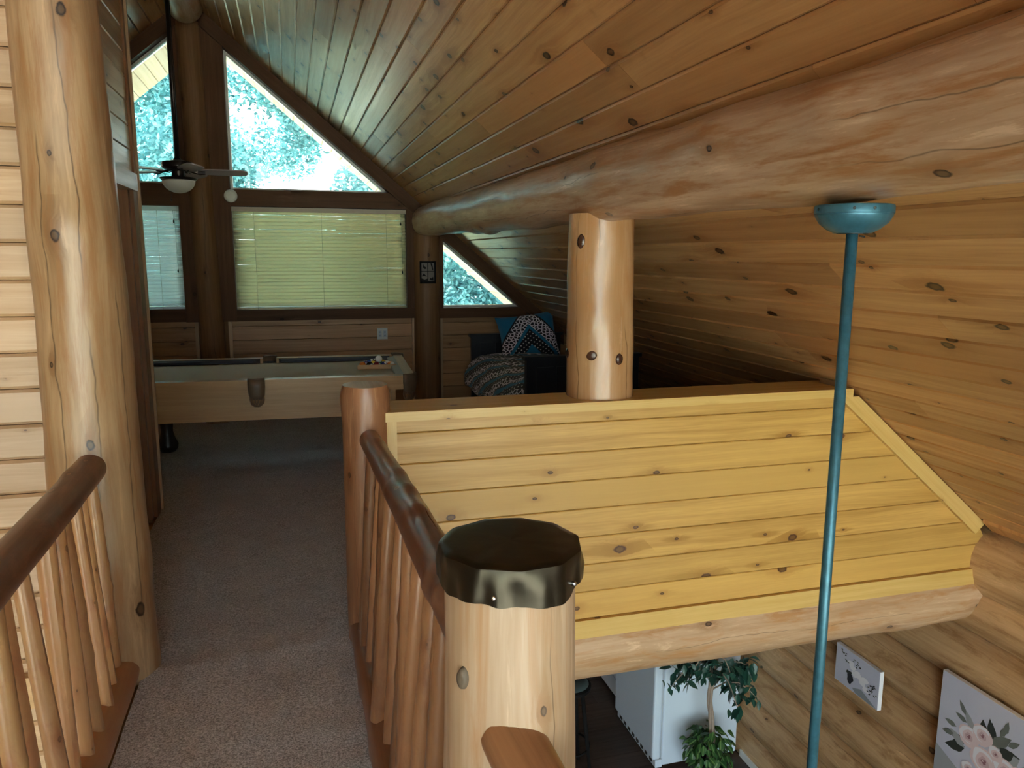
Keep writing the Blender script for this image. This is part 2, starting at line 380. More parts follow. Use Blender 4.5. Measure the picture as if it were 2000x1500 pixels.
    def log(s, p0, p1, r0, r1, n=24, rings=None, seed=0, lump=.05, bend=.0, seam=(0, 0, 1), ends='flat', knots=0, kh=.006, flat=0., mi=0):
        """a peeled log: uneven radius, slight sweep, optional knuckles; u along it, v round it, in metres"""
        p0, p1, seam = Vector(p0), Vector(p1), Vector(seam); ax = p1-p0; L = ax.length; d = ax.normalized()
        e1 = seam-d*seam.dot(d)
        if e1.length < .05: e1 = Vector((0, 1, 0))-d*d.y
        e1.normalize(); e2 = d.cross(e1)
        rings = rings or max(4, int(L/.06)); rr = random.Random(seed); so = Vector((seed*3.7, seed*1.9, seed*5.3))
        kk = [(rr.uniform(.04, .96)*L, rr.uniform(0, 2*math.pi), rr.uniform(.6, 1.4)) for _ in range(knots)]
        P, F, U = [], [], []; ou, ov = rr.uniform(0, 40), rr.uniform(0, 40); rav = (r0+r1)/2
        ts = [i/rings for i in range(rings+1)]
        if ends == 'round':
            q = [.0, .25, .5, .75, .93]; m = min(.45, .7*r0/L)
            ts = [m*x for x in (0, .12, .35, .65)] + [m+(1-2*m)*i/rings for i in range(rings+1)] + [1-m*x for x in (.65, .35, .12, 0)]
        for t in ts:
            R = r0+(r1-r0)*t
            if ends == 'round':
                dd = min(t, 1-t)*L; e = .7*r0
                if dd < e: R *= math.sqrt(max(.12, 1-(1-dd/e)**2))
            sw = Vector((noise.noise(Vector((t*L*.55, seed, 1.3))), noise.noise(Vector((t*L*.55, seed, 7.7))), 0))*bend
            c = p0+ax*t+e1*sw.x+e2*sw.y
            for k in range(n+1):
                a = 2*math.pi*(k % n)/n; ca, sa = math.cos(a), math.sin(a)
                f = 1+lump*noise.noise(Vector((ca*1.1, sa*1.1, t*L*1.6/max(.4, rav*6)))+so)+lump*.35*noise.noise(Vector((ca*3, sa*3, t*L*5))+so)
                rad = R*f
                for (kl, ka, ks) in kk:
                    dl = t*L-kl; da = (a-ka+math.pi) % (2*math.pi)-math.pi
                    g = (dl/(rav*.8))**2+(da*1.6)**2
                    if g < 6: rad += kh*ks*math.exp(-g*1.2)
                P.append(c+e1*ca*rad+e2*sa*rad)
        m = n+1; nr = len(ts)
        for i in range(nr-1):
            for k in range(n):
                F.append([i*m+k, i*m+k+1, (i+1)*m+k+1, (i+1)*m+k])
                U.append([(ts[a]*L+ou, b*2*math.pi*rav/n+ov) for a, b in ((i, k), (i, k+1), (i+1, k+1), (i+1, k))])
        for i, rev in ((0, True), (nr-1, False)):
            idx = [i*m+k for k in range(n)]; 
            uvc = [((P[j]-p0).dot(e1)*.3+ou, (P[j]-p0).dot(e2)+ov) for j in idx]
            if rev: idx = idx[::-1]; uvc = uvc[::-1]
            F.append(idx); U.append(uvc)
        return s.add(P, F, U, mi)
    def build(s, name, mats, parent=None, smooth=False, local=False, weld=False, sharp=None):
        me = bpy.data.meshes.new(name); me.from_pydata(s.v, [], s.f)
        ul = me.uv_layers.new(name='UVMap'); flat = [c for f in s.uv for p in f for c in p]
        ul.data.foreach_set('uv', flat)
        mats = mats if isinstance(mats, (list, tuple)) else [mats]
        for m in mats: me.materials.append(M[m] if isinstance(m, str) else m)
        if len(mats) > 1: me.polygons.foreach_set('material_index', s.mi)
        if smooth: me.polygons.foreach_set('use_smooth', [True]*len(me.polygons))
        me.update(); me.validate()
        if sharp:
            try: me.set_sharp_from_angle(angle=math.radians(sharp))
            except Exception: pass
        o = bpy.data.objects.new(name, me); COL.objects.link(o)
        if parent:
            o.parent = parent
            if not local: o.location = -Vector(parent.location)
        return o
def log_obj(name, mat, parent=None, **k):
    a = MB(); a.log(k.pop('p0'), k.pop('p1'), k.pop('r0'), k.pop('r1'), **k)
    return a.build(name, mat, parent, smooth=True, sharp=50)
def solo(name, o_loc, label, cat, mb, mat, group=None, smooth=False, sharp=None):
    """a thing that is a single mesh, with its origin at its base"""
    L = Vector(o_loc); mb.v = [tuple(Vector(p)-L) for p in mb.v]
    o = mb.build(name, mat, smooth=smooth, sharp=sharp); o.location = L
    return tag(o, label, cat, group)
def dup(o, loc=None, rot=None, name=None, parent=None, scale=None):
    c = o.copy(); COL.objects.link(c)
    if loc is not None: c.location = loc
    if rot is not None: c.rotation_euler = rot
    if scale is not None: c.scale = scale
    c.parent = parent
    return c
RND = random.Random(7)
X, Y, Z = Vector((1, 0, 0)), Vector((0, 1, 0)), Vector((0, 0, 1))

# ------------------------------------------------------------------ floors
def hump(x, y):
    z = .006*noise.noise(Vector((x*3, y*3, .4)))+.004*noise.noise(Vector((x*9, y*9, 2.)))
    yr = 3.08+.03*noise.noise(Vector((x*4, 1.1, 0)))+(x+.2)*.12
    return z+.008*math.exp(-((y-yr)/.06)**2)-.010
def grid(mb, x0, x1, y0, y1, st):
    nx, ny = max(1, int((x1-x0)/st)), max(1, int((y1-y0)/st)); P, F = [], []
    for j in range(ny+1):
        for i in range(nx+1):
            x, y = x0+(x1-x0)*i/nx, y0+(y1-y0)*j/ny; P.append((x, y, hump(x, y)))
    for j in range(ny):
        for i in range(nx): F.append([j*(nx+1)+i, j*(nx+1)+i+1, (j+1)*(nx+1)+i+1, (j+1)*(nx+1)+i])
    mb.add(P, F)
m = MB(); grid(m, -.62, .215, -1.5, 3.1, .035); grid(m, -.86, 3.2, 3.1, 5.1, .05); grid(m, -4.2, 3.2, 5.1, 7.86, .09)
floor = tag(m.build('floor', 'carpet', smooth=True), 'grey beige loft carpet running from the landing to the pool table', None, kind='structure')
m = MB(); m.box(-4.4, 3.44, 3.16, 7.86, -.16, -.03, seed=1); m.box(-.74, .33, -1.5, 3.16, -.2, -.03, seed=2)
tag(m.build('floor_slab', 'plainwood'), 'pine floor deck under the loft carpet', None, kind='structure')
m = MB(); m.box(-5.4, 3.7, BY, GY+.2, LOW-.2, LOW-.02)
low = tag(m.build('floor_lower', 'darkgap'), 'dark laminate plank floor of the room below', None, kind='structure')
row = 0; y = 2.0
while y < GY-.1:
    xs = [0.2] + sorted(RND.uniform(.8, 2.9) for _ in range(1)) + [3.46]
    for a, b in zip(xs[:-1], xs[1:]):
        mb = MB(); mb.board((0, y, LOW), X, Y, Z, a+.001, b-.001, a+.001, b-.001, .186, .015, .002, seed=row*9+int(a*100))
        mb.build('plank', 'laminate', low)
    y += .188; row += 1
m = MB(); m.box(-5.4, .2, BY, GY, LOW-.02, LOW-.001); m.box(.2, 3.5, BY, 2.0, LOW-.02, LOW-.001)
m.build('plank_field', 'laminate', low)

# ------------------------------------------------------------------ roof and ceiling boards
cosA = 1/math.sqrt(1+RS*RS); sinA = RS*cosA; PX = .0986
def roof_side(sgn, name, label, y0, y1, joints, mat, back=True):
    """sgn +1 right slope, -1 left slope"""
    xs = [RX] + [.785+PX*k-(-.79)+RX for k in range(-15, 28)]
    xs = [x for x in xs]
    root = MB()
    xe = 3.62; ze = RA-RS*xe
    def mp(x, z): return (x if sgn > 0 else 2*RX-x, z)
    up = .03
    poly = [mp(RX, RA-RS*RX+up), mp(xe, ze+up), mp(xe, ze+up+.16), mp(RX, RA-RS*RX+up+.16)]
    if sgn < 0: poly = poly[::-1]
    root.prism(poly, y0, y1+(.08 if y1 < 9 else 0))
    ro = root.build(name, 'groove'); tag(ro, label, None, kind='structure')
    V = Vector((sgn*cosA, 0, -sinA)); N = Vector((-sgn*sinA, 0, -cosA))
    for i in range(len(xs)-1):
        xa, xb = xs[i], xs[i+1]; w = (xb-xa)/cosA-.0015
        o = Vector((xa if sgn > 0 else 2*RX-xa, 0, RA-RS*xa))
        cuts = [y0]
        for lo, hi, pr in joints:
            if RND.random() < pr: cuts.append(RND.uniform(lo, hi))
        cuts = sorted(cuts)+[y1]
        for a, b in zip(cuts[:-1], cuts[1:]):
            if b-a < .25: continue
            mb = MB(); mb.board(o, Y, V, N, a+.0006, b-.0006, a+.0006, b-.0006, w, .018, .0075, seed=RND.randrange(10**6))
            mb.build('board', mat, ro)
    return ro
roof_side(1, 'ceiling', 'knotty pine board ceiling of the right roof slope', BY, GY+.02, [(1.2, 3.4, .75), (4., 7.0, .85)], 'ceiling')
roof_side(-1, 'ceiling_left', 'knotty pine board ceiling of the left roof slope', BY, GY+.02, [(3.5, 7.2, .7)], 'ceiling')
roof_side(1, 'ceiling_soffit_right', 'pale board soffit of the right eave outside the gable windows', GY+.1, 9.35, [], 'soffit')
roof_side(-1, 'ceiling_soffit_left', 'pale board soffit of the left eave outside the gable windows', GY+.1, 9.35, [], 'soffit')

# ------------------------------------------------------------------ gable wall with its windows
gw = MB()
gw.prism([(-5.3, LOW), (3.6, LOW), (3.6, roofz(3.6)+.028), (2.75, roofz(2.75)+.028), (2.32, 1.0), (-2.7, 1.0), (-2.7, roofz(-2.7)+.028), (-5.3, roofz(-5.3)+.028)], GY+.07, GY+.16)
gw.prism([(2.30, .99), (2.75, roofz(2.75)+.02), (2.32, roofz(2.32)+.02), (2.30, 1.05)], GY+.07, GY+.16)
wall_g = tag(gw.build('wall_gable', 'groove'), 'pine boarded gable wall with the big windows', None, kind='structure')
z = -.035
while z < .955:
    z1 = min(z+.134, .962)
    for (xa, xb) in ((-4.2, -.88), (-.60, 1.18), (1.44, 3.4)):
        xb0, xb1 = xb, xb
        if xb > 3: xb0 = min(xb, (RA-z)/RS-.02); xb1 = min(xb, (RA-z1)/RS-.02)
        mb = MB(); mb.board((0, GY+.05, z), X, Z, -Y, xa, xb0, xa, xb1, z1-z-.002, .02, .004, seed=RND.randrange(10**6))
        mb.build('board', 'gable', wall_g)
    z += .134
def trimp(name, poly, y0=GY-.05, y1=GY+.16, mat='stain'):
    mb = MB(); mb.prism(poly, y0, y1, seed=RND.randrange(10**6)); return mb.build(name, mat, wall_g)
RB = .15
def rect(x0, x1, z0, z1): return [(x0, z0), (x1, z0), (x1, z1), (x0, z1)]
trimp('rake_trim', [(RX, roofz(RX)-RB), (2.78, roofz(2.78)-RB), (2.78, roofz(2.78)+.027), (RX, roofz(RX)+.027)], GY-.07)
trimp('rake_trim', [(-4.9, roofz(-4.9)+.027), (-4.9, roofz(-4.9)-RB), (RX, roofz(RX)-RB), (RX, roofz(RX)+.027)][::1], GY-.07)
trimp('mullion_trim', [(-.965, .96), (-.79, .96), (-.79, roofz(-.79)-RB), (-.965, roofz(-.965)-RB)])
trimp('mullion_trim', [(-.78, .96), (-.515, .96), (-.515, roofz(-.515)-RB), (-.78, roofz(-.78)-RB)])
trimp('window_head', [(-.515, 2.035), (1.22, 2.035), (1.02, 2.187), (-.515, 2.187)], GY-.04)
trimp('window_head', rect(-2.75, -.965, 2.03, 2.225), GY-.04)
trimp('mullion_trim', rect(1.116, 1.215, 1.0, 2.06))
trimp('mullion_trim', rect(1.40, 1.48, 1.0, 1.9))
trimp('window_sill', rect(-.515, 1.19, .962, 1.066), GY-.06)
trimp('window_sill', rect(1.43, 2.36, .955, 1.055), GY-.06)
trimp('window_sill', rect(-2.75, -.965, .965, 1.083), GY-.06)
trimp('mullion_trim', rect(-2.85, -2.66, .96, roofz(-2.7)-RB))
for x in (1.165, 1.448, -.60, -.90):
    mb = MB(); mb.box(x, x+.03, GY-.0, GY+.05, 0, .962, grain=2, seed=int(x*100)+500); mb.build('trim_strip', 'palestrip', wall_g)
def window(name, poly, label):
    n = len(poly); c = Vector((sum(p[0] for p in poly)/n, sum(p[1] for p in poly)/n))
    inn = []
    # inset by a constant width
    for i in range(n):
        p0, p1, p2 = Vector(poly[i-1]), Vector(poly[i]), Vector(poly[(i+1) % n])
        d1, d2 = (p1-p0).normalized(), (p2-p1).normalized()
        n1, n2 = Vector((-d1.y, d1.x)), Vector((-d2.y, d2.x)); bis = (n1+n2).normalized()
        inn.append(p1+bis*(.022/max(.3, bis.dot(n1))))
    mb = MB()
    for i in range(n):
        j = (i+1) % n
        q = [tuple(poly[i]), tuple(poly[j]), tuple(inn[j]), tuple(inn[i])]
        mb.prism(q, GY+.05, GY+.13)
    fr = tag(mb.build(name, 'ivory'), label, None, kind='structure')
    g = MB(); g.prism([tuple(p) for p in poly], GY+.085, GY+.093); g.build('pane', 'glass', fr)
    return fr
window('window_1', [(-.515, 2.187), (1.02, 2.187), (.985, roofz(.985)-RB), (-.515, roofz(-.515)-RB)], 'large upper gable window looking into trees, right of the tall log')
window('window_2', rect(-.515, 1.116, 1.066, 2.035), 'wide lower gable window behind the cream blind')
window('window_3', [(1.48, 1.055), (2.32, 1.055), (1.48, roofz(1.48)-RB)], 'small triangular gable window above the bed')
window('window_4', rect(-2.66, -.965, 1.083, 2.03), 'lower gable window behind the white blind')
window('window_5', [(-2.56, 2.225), (-.965, 2.225), (-.965, roofz(-.965)-RB), (-2.56, roofz(-2.56)-RB)], 'upper gable window left of the tall log')

# ------------------------------------------------------------------ near wall with the great-room windows (behind the camera)
bw = MB()
for x in (-5.3, -3.95, -2.4, -.86, .7, 2.1, 3.4):
    bw.box(x, x+.14, BY-.1, BY, LOW, max(LOW+.5, roofz(x)+.02 if x < RX else roofz(x+.14)+.02), grain=2, seed=int(x*10)+90)
for zz in (LOW, -.25, 1.45): bw.box(-5.2 if zz < .5 else -3., 3.5 if zz < .5 else 2.0, BY-.1, BY, zz, zz+.16, seed=int(zz*10)+120)
bwo = tag(bw.build('wall_back', 'stain'), 'tall window wall of the great room behind the viewer', None, kind='structure')
g = MB(); g.prism([(-5.2, LOW), (3.5, LOW), (3.5, .15), (RX, roofz(RX)), (-5.2, .05)], BY-.06, BY-.052); g.build('pane', 'glass', bwo)

# ------------------------------------------------------------------ right log wall
wb_ = MB(); wb_.box(3.66, 3.76, BY, GY+.2, LOW-.2, .1)
wall_r = tag(wb_.build('wall_right', 'groove'), 'stacked log wall of the lower room with two paintings', None, kind='structure')
for i in range(9):
    zc = .0-.3125*i if i else -.035; ra = .045 if i == 0 else 0.
    log_obj('log', 'wall_log', wall_r, p0=(3.64, BY, zc), p1=(3.64, GY+.1, zc), r0=.172+.006*(i % 2)+ra, r1=.178-.006*(i % 2)+ra, n=24, rings=110, seed=200+i, lump=.045, bend=.012, seam=(1, 0, 0))
m = MB(); m.prism([(3.435, roofz(3.435)-.018), (3.50, roofz(3.50)-.018), (3.50, roofz(3.50)), (3.435, roofz(3.435))], BY, 3.03, seed=5)
tag(m.build('trim_1', 'ceiling'), 'narrow trim where the sloped ceiling meets the log wall', None, kind='structure')
m = MB(); m.box(3.452, 3.472, 2.2, 5.10, LOW, LOW+.06, seed=6)
tag(m.build('baseboard_right', 'white'), 'white baseboard along the foot of the log wall', None, kind='structure')
m = MB(); m.box(-5.5, -5.3, BY, GY+.2, LOW-.2, .2)
tag(m.build('wall_far_left', 'plainwood'), 'pine wall on the far left side of the great room', None, kind='structure')

# ------------------------------------------------------------------ left walls
lw = MB(); lw.prism([(-5.3, LOW), (-.90, LOW), (-.90, roofz(-.9)), (-5.3, roofz(-5.3))], 3.235, 3.33)
wall_l = tag(lw.build('wall_left', 'groove'), 'pale horizontal siding wall left of the tall log pillar', None, kind='structure')
z = 2.31-.1345*36
while z < roofz(-.95)-.05:
    z1 = min(z+.1345, roofz(-.9)-.01)
    xl0, xl1 = max(-5.2, (z-RA)/RS+2*RX+.02), max(-5.2, (z1-RA)/RS+2*RX+.02)
    if xl0 < -.95:
        mb = MB(); mb.board((0, 3.205, z), X, Z, -Y, xl0, -.74, min(xl1, -.76), -.74, z1-z-.003, .03, .011, seed=RND.randrange(10**6))
        mb.build('board', 'siding', wall_l)
    z += .1345
# wall beside the hall, with the doorway
hw = MB(); HX = -.885
def hallpoly(mb, y0, y1, z0, z1): mb.box(HX-.115, HX, y0, y1, z0, z1)
hallpoly(hw, 3.33, 3.55, -.03, roofz(-.9)); hallpoly(hw, 3.55, 4.93, 1.97, roofz(-.9)); hallpoly(hw, 4.93, 5.09, -.03, roofz(-.9))
wall_h = tag(hw.build('wall_hall', 'groove'), 'boarded wall above the doorway beside the tall log pillar', None, kind='structure')
z = 2.055
while z < roofz(-.87)-.03:
    z1 = min(z+.1345, roofz(-.87)-.005)
    mb = MB(); mb.board((HX+.018, 0, z), Y, Z, X, 3.33, 5.04, 3.33, 5.04, z1-z-.002, .018, .005, seed=RND.randrange(10**6)); mb.build('board', 'hall', wall_h)
    z += .1345
z = 2.055-.1345*16
while z < 1.96:
    mb = MB(); mb.board((HX+.018, 0, z), Y, Z, X, 3.33, 3.47, 3.33, 3.47, .1325, .018, .005, seed=RND.randrange(10**6)); mb.build('board', 'hall', wall_h); z += .1345
mb = MB(); mb.box(HX-.115, HX+.042, 3.45, 5.05, 1.955, 2.053, seed=31); mb.build('door_head', 'hall', wall_h)
mb = MB(); mb.box(HX-.115, HX+.012, 4.90, 4.955, 0, 1.955, grain=2, seed=32); mb.build('door_jamb', 'casing', wall_h)
mb = MB(); mb.box(HX-.0, HX+.034, 4.945, 5.035, 0, 1.955, grain=2, seed=33); mb.build('door_casing', 'casing', wall_h)
mb = MB(); mb.box(HX-.0, HX+.036, 3.45, 3.55, 0, 1.955, grain=2, seed=34); mb.build('door_casing', 'casing', wall_h)
mb = MB(); mb.box(HX-.13, HX+.030, 5.04, 5.115, -.0, roofz(-.87)-.01, grain=2, seed=35); mb.build('corner_trim', 'casing', wall_h)
mb = MB(); mb.box(HX+.030, HX+.044, 5.095, 5.118, -.0, roofz(-.86)-.01, grain=2, seed=36); mb.build('corner_bead', 'palestrip', wall_h)
m = MB(); m.box(HX-.10, HX-.06, 3.56, 4.89, 0.01, 1.95, grain=2, seed=41)
door = tag(m.build('door_1', 'casing'), 'brown wooden closet door set back in the doorway', None, kind='structure')
m = MB(); m.lathe([(.012, 0), (.012, .03), (.028, .04), (.028, .06), (.01, .066)], n=14); kb = m.build('door_handle', 'bronze', door); kb.rotation_euler = (0, math.pi/2, 0); kb.location = (HX-.06, 3.66, .98)
m = MB(); m.prism([(-5.3, LOW), (HX-.01, LOW), (HX-.01, roofz(-.9)), (-5.3, roofz(-5.3))], 5.0, 5.09)
tag(m.build('wall_closet', 'plainwood'), 'back wall of the closet beside the pool table', None, kind='structure')

# ------------------------------------------------------------------ half wall at the loft edge
kw = MB(); kw.prism([(.36, -.05), (3.5, -.05), (3.5, .15), (2.53, roofz(2.53)-.01), (2.53, .93), (.36, .93)], 3.10, 3.24)
wall_k = tag(kw.build('wall_half', 'groove'), 'golden pine half wall at the edge of the loft', None, kind='structure')
zs = [-.045, .086, .217, .348, .481, .613, .745, .877, .935]
def logcut(z):  # the scribed end around the top wall log
    return 3.52
for a, b in zip(zs[:-1], zs[1:]):
    xa, xb = min((RA-a)/RS-.02, logcut(a)), min((RA-b)/RS-.02, logcut(b))
    mb = MB(); mb.board((0, 3.072, a), X, Z, -Y, .37, xa, .37, xb, b-a-.0015, .026, .0035, seed=RND.randrange(10**6)); mb.build('board', 'knee', wall_k)
mb = MB(); mb.box(.315, 2.575, 3.045, 3.305, .931, .970, seed=51); mb.build('cap', 'kneetrim', wall_k)
mb = MB(); mb.box(.335, .385, 3.052, 3.075, -.045, .931, grain=2, seed=52); mb.build('end_trim', 'kneetrim', wall_k)
mb = MB(); mb.box(.345, .36, 3.06, 3.25, -.045, .931, grain=2, seed=56); mb.build('end_panel', 'kneetrim', wall_k)
mb = MB(); mb.box(.33, 3.452, 3.054, 3.085, -.133, -.0455, seed=53); mb.build('base_trim', 'kneetrim', wall_k)
dz = .072
mb = MB(); mb.prism([(2.545-.07, .931), (2.615-.09+.03, .931+.0), (3.475, roofz(3.475)-.004), (3.425, roofz(3.475)-.04)][::1], 3.046, 3.075, seed=54)
mb.v = []; mb.f = []; mb.uv = []; mb.mi = []
mb.prism([(2.50, .931), (3.415, .155), (3.470, roofz(3.470)-.004), (2.61, .931)], 3.046, 3.075, seed=54); mb.build('rake_trim', 'kneetrim', wall_k)

# ------------------------------------------------------------------ big logs
def log_thing(name, label, cat, base, mat, p0, p1, r0, r1, group=None, **k):
    a = MB(); a.log(p0, p1, r0, r1, **k)
    return solo(name, base, label, cat, a, mat, group, smooth=True, sharp=50)
log_thing('log_purlin', 'huge peeled log beam running under the right ceiling slope', 'log beam', (1.32, 0, 1.7), 'purlin',
          (1.335, BY+.1, 1.860), (1.305, GY-.07, 1.915), .160, .146, n=40, rings=170, seed=3, lump=.085, bend=.02, seam=(.6, 0, 1), ends='round', knots=26, kh=.012)
log_thing('ridge_log', 'pale peeled log along the roof ridge above the gable windows', 'log beam', (RX, 3, 3.57), 'log',
          (RX, BY+.1, 3.716), (RX, GY-.08, 3.716), .15, .145, n=28, rings=120, seed=4, lump=.04, bend=.01, ends='round')
pl = MB(); pl.log((-.727, 3.10, -.02), (-.752, 3.12, 3.66), .166, .128, n=40, rings=90, seed=11, lump=.075, bend=.022, seam=(0, 1, 0), knots=10, kh=.010)
solo('log_pillar', (-.727, 3.10, 0), 'thick tall peeled log pillar at the left, holding the handrail', 'log pillar', pl, 'pillar', smooth=True, sharp=50)
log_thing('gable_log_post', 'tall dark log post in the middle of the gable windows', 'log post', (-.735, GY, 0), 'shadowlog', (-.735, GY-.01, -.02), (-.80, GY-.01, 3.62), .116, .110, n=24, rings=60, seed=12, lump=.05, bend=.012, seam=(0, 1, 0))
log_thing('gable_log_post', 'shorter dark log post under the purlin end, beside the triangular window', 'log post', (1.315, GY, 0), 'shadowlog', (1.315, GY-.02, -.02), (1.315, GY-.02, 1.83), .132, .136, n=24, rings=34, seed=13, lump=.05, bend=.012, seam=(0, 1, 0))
log_thing('loft_edge_log', 'peeled log beam under the golden half wall', 'log beam', (1.9, 3.2, -.38), 'log', (-.35, 3.2, -.218), (3.72, 3.2, -.225), .176, .164, n=36, rings=70, seed=15, lump=.05, bend=.01, seam=(0, 1, .2), knots=6, kh=.008)
# stub post on the half wall
st = thing('log_stub_post', 'varnished short log post standing on the half wall with dark round knots', 'log post', (1.325, 3.215, .97))
log_obj('post', 'stub', st, p0=(1.325, 3.215, .968), p1=(1.325, 3.215, 1.775), r0=.152, r1=.146, n=40, rings=30, seed=16, lump=.06, bend=.01, seam=(0, 1, 0), knots=5, kh=.008)
def knot_disc(parent, cx, cy, r, ang, z, rw, rh, mat):
    """a proud oval knot lying on a vertical log of radius r; ang measured from -Y towards +X"""
    mb = MB(); n = 18; P, F = [], []
    for ri, (s, h) in enumerate(((0., .005), (.45, .0045), (.8, .003), (1., -.006))):
        for k in range(n):
            a = 2*math.pi*k/n; du, dv = math.cos(a)*s*rw*(1+.1*math.sin(2*a+1)), math.sin(a)*s*rh
            th = ang+du/r; R = r+h; P.append((cx+R*math.sin(th), cy-R*math.cos(th), z+dv))
    for i in range(3):
        for k in range(n): F.append([i*n+k, i*n+(k+1) % n, (i+1)*n+(k+1) % n, (i+1)*n+k])
    mb.add(P, F, [[(P[j][0], P[j][2]) for j in f] for f in F]); return mb.build('knot', mat, parent, smooth=True)
M['knot'] = plain('knot_wood', (.085, .035, .018), .25, coat=.4, var=(.04, .016, .010), scale=40)
M['greyknot'] = plain('grey_knot', (.16, .115, .075), .6, var=(.05, .035, .025), scale=60)
for ang, zz, rw, rh in ((-.62, 1.655, .019, .034), (-.21, 1.168, .026, .026), (-1.20, 1.165, .026, .024), (.66, 1.150, .018, .027)):
    knot_disc(st, 1.325, 3.215, .151, ang-.40, zz, rw, rh, 'knot')

# ------------------------------------------------------------------ newel posts and railings
nw = thing('newel_post', 'pale log newel post wearing a dark metal cap in the foreground', 'newel post', (.362, 1.285, 0))
log_obj('post', 'newel', nw, p0=(.362, 1.285, -.2), p1=(.362, 1.285, 1.06), r0=.138, r1=.120, n=44, rings=46, seed=21, lump=.04, bend=.008, seam=(0, 1, 0), knots=6, kh=.016)
knot_disc(nw, .362, 1.285, .127, -.98, .868, .012, .022, 'greyknot')
# dented cap: a faceted lid with a crimped skirt
cm = MB(); NS = 96; P, F = [], []
cr_ = random.Random(5)
corners = 11
def caprad(a):
    k = (a/(2*math.pi)*corners) % 1.; seg = math.pi/corners
    return .134*math.cos(seg)/math.cos((k-.5)*2*seg)*(1+.03*noise.noise(Vector((math.cos(a)*1.5, math.sin(a)*1.5, 3))))
rings = [(0., 1.086, 0), (.3, 1.086, 0), (.6, 1.0855, 0), (.85, 1.085, 0), (.955, 1.084, 0), (.99, 1.081, 0), (1.0, 1.076, 0), (1.008, 1.06, .6), (1.012, 1.045, 1.), (1.016, 1.03, 1.), (1.018, 1.018, 1.), (1.005, 1.0175, 1.), (.99, 1.0175, 1.)]
for (fr, z, cri) in rings:
    for k in range(NS):
        a = 2*math.pi*k/NS; R = caprad(a)*fr
        dent = 0.; zz = z
        if fr > .9:
            dent = .0045*cri*noise.noise(Vector((math.cos(a)*4.5, math.sin(a)*4.5, z*22)))+.004*cri*math.sin(a*9+2*math.sin(a*3))
            zz += (.010*noise.noise(Vector((math.cos(a)*1.8, math.sin(a)*1.8, 9.))) if z < 1.02 else 0.)
        elif fr > .2: zz += .0018*noise.noise(Vector((math.cos(a)*fr*3, math.sin(a)*fr*3, 4.)))
        P.append((.364+(R+dent)*math.cos(a), 1.285+(R+dent)*math.sin(a), zz))
for i in range(len(rings)-1):
    for k in range(NS): F.append([i*NS+k, i*NS+(k+1) % NS, (i+1)*NS+(k+1) % NS, (i+1)*NS+k])
cm.add(P, F); cap = cm.build('metal_cap', 'copper', nw, smooth=True, sharp=38)
for a in (-2.05, -1.45, -.85):
    sm = MB(); sm.lathe([(.0, .004), (.003, .0035), (.0045, .001), (.0045, -.004)], n=10); so = sm.build('screw', 'steel', cap)
    R = .1335; so.rotation_euler = (math.pi/2, 0, a+math.pi/2); so.location = (.364+R*math.cos(a), 1.285+R*math.sin(a), 1.034)
    sm2 = so
cap_l = (.362, 1.285, 0)
# stair handrail leaving the newel towards the viewer
sr = MB(); sr.log((.335, 1.20, .765), (.465, .70, .52), .054, .058, n=28, rings=14, seed=23, lump=.05, bend=.004, seam=(0, 0, -1))
solo('stair_handrail', (.335, 1.20, .70), 'reddish brown stair handrail end let into the pale newel post', 'handrail', sr, 'rail_end', smooth=True, sharp=50)
rp = MB(); rp.log((.267, 3.11, -.02), (.267, 3.11, 1.068), .098, .094, n=36, rings=36, seed=24, lump=.07, bend=.008, seam=(0, 1, 0), knots=6, kh=.006, ends='flat')
# eased top edge
for i, p in enumerate(rp.v):
    if p[2] > 1.05: rp.v[i] = (.267+(p[0]-.267)*.90, 3.11+(p[1]-3.11)*.90, p[2]+.012+.02*(p[1]-3.11))
solo('newel_post', (.267, 3.11, 0), 'reddish stained round newel post at the end of the half wall', 'newel post', rp, 'redpost', smooth=True, sharp=50)

def railing(name, label, x_top, x_bot, y0, y1, zt, zb, rmat, bmat, bots, r0, r1, ys, seed, br):
    rt = thing(name, label, 'railing', (x_bot, (y0+y1)/2, 0))
    log_obj('handrail', rmat, rt, p0=(x_top[0], y0, zt[0]), p1=(x_top[1], y1, zt[1]), r0=r0, r1=r1, n=28, rings=70, seed=seed, lump=.03, bend=.012, seam=(0, 0, -1), knots=12, kh=.007)
    log_obj('bottom_rail', bots, rt, p0=(x_bot, y0-.02, zb), p1=(x_bot, y1+.05, zb), r0=.066, r1=.064, n=24, rings=50, seed=seed+1, lump=.07, bend=.012, seam=(0, 0, -1), knots=6, kh=.008)
    q = random.Random(seed)
    for i, yy in enumerate(ys):
        t = (yy-y0)/(y1-y0); xt = x_top[0]+(x_top[1]-x_top[0])*t; zz = zt[0]+(zt[1]-zt[0])*t
        log_obj('baluster', bmat, rt, p0=(x_bot+q.uniform(-.012, .012), yy+q.uniform(-.008, .008), zb+.048), p1=(xt+q.uniform(-.012, .012), yy+q.uniform(-.03, .03), zz-.01),
                r0=q.uniform(.85, 1.15)*br, r1=q.uniform(.75, 1.1)*br, n=14, rings=26, seed=seed*10+i, lump=.10, bend=.022, seam=(0, 0, 1), knots=4, kh=.005)
    return rt
railing('log_railing', 'left log railing with dark brown handrail and peeled orange balusters', (-.70, -.715), -.675, .3, 3.02, (.825, .85), .03, 'rail', 'baluster', 'baluster', .058, .052,
        [2.93-.128*i for i in range(19)], 31, .0265)
railing('log_railing', 'right log railing with glossy dark handrail between the two newel posts', (.300, .276), .236, 1.285, 3.06, (.905, .868), .045, 'rail', 'baluster_dark', 'rail_end', .052, .041,
        [2.97-.128*i for i in range(12)], 47, .026)

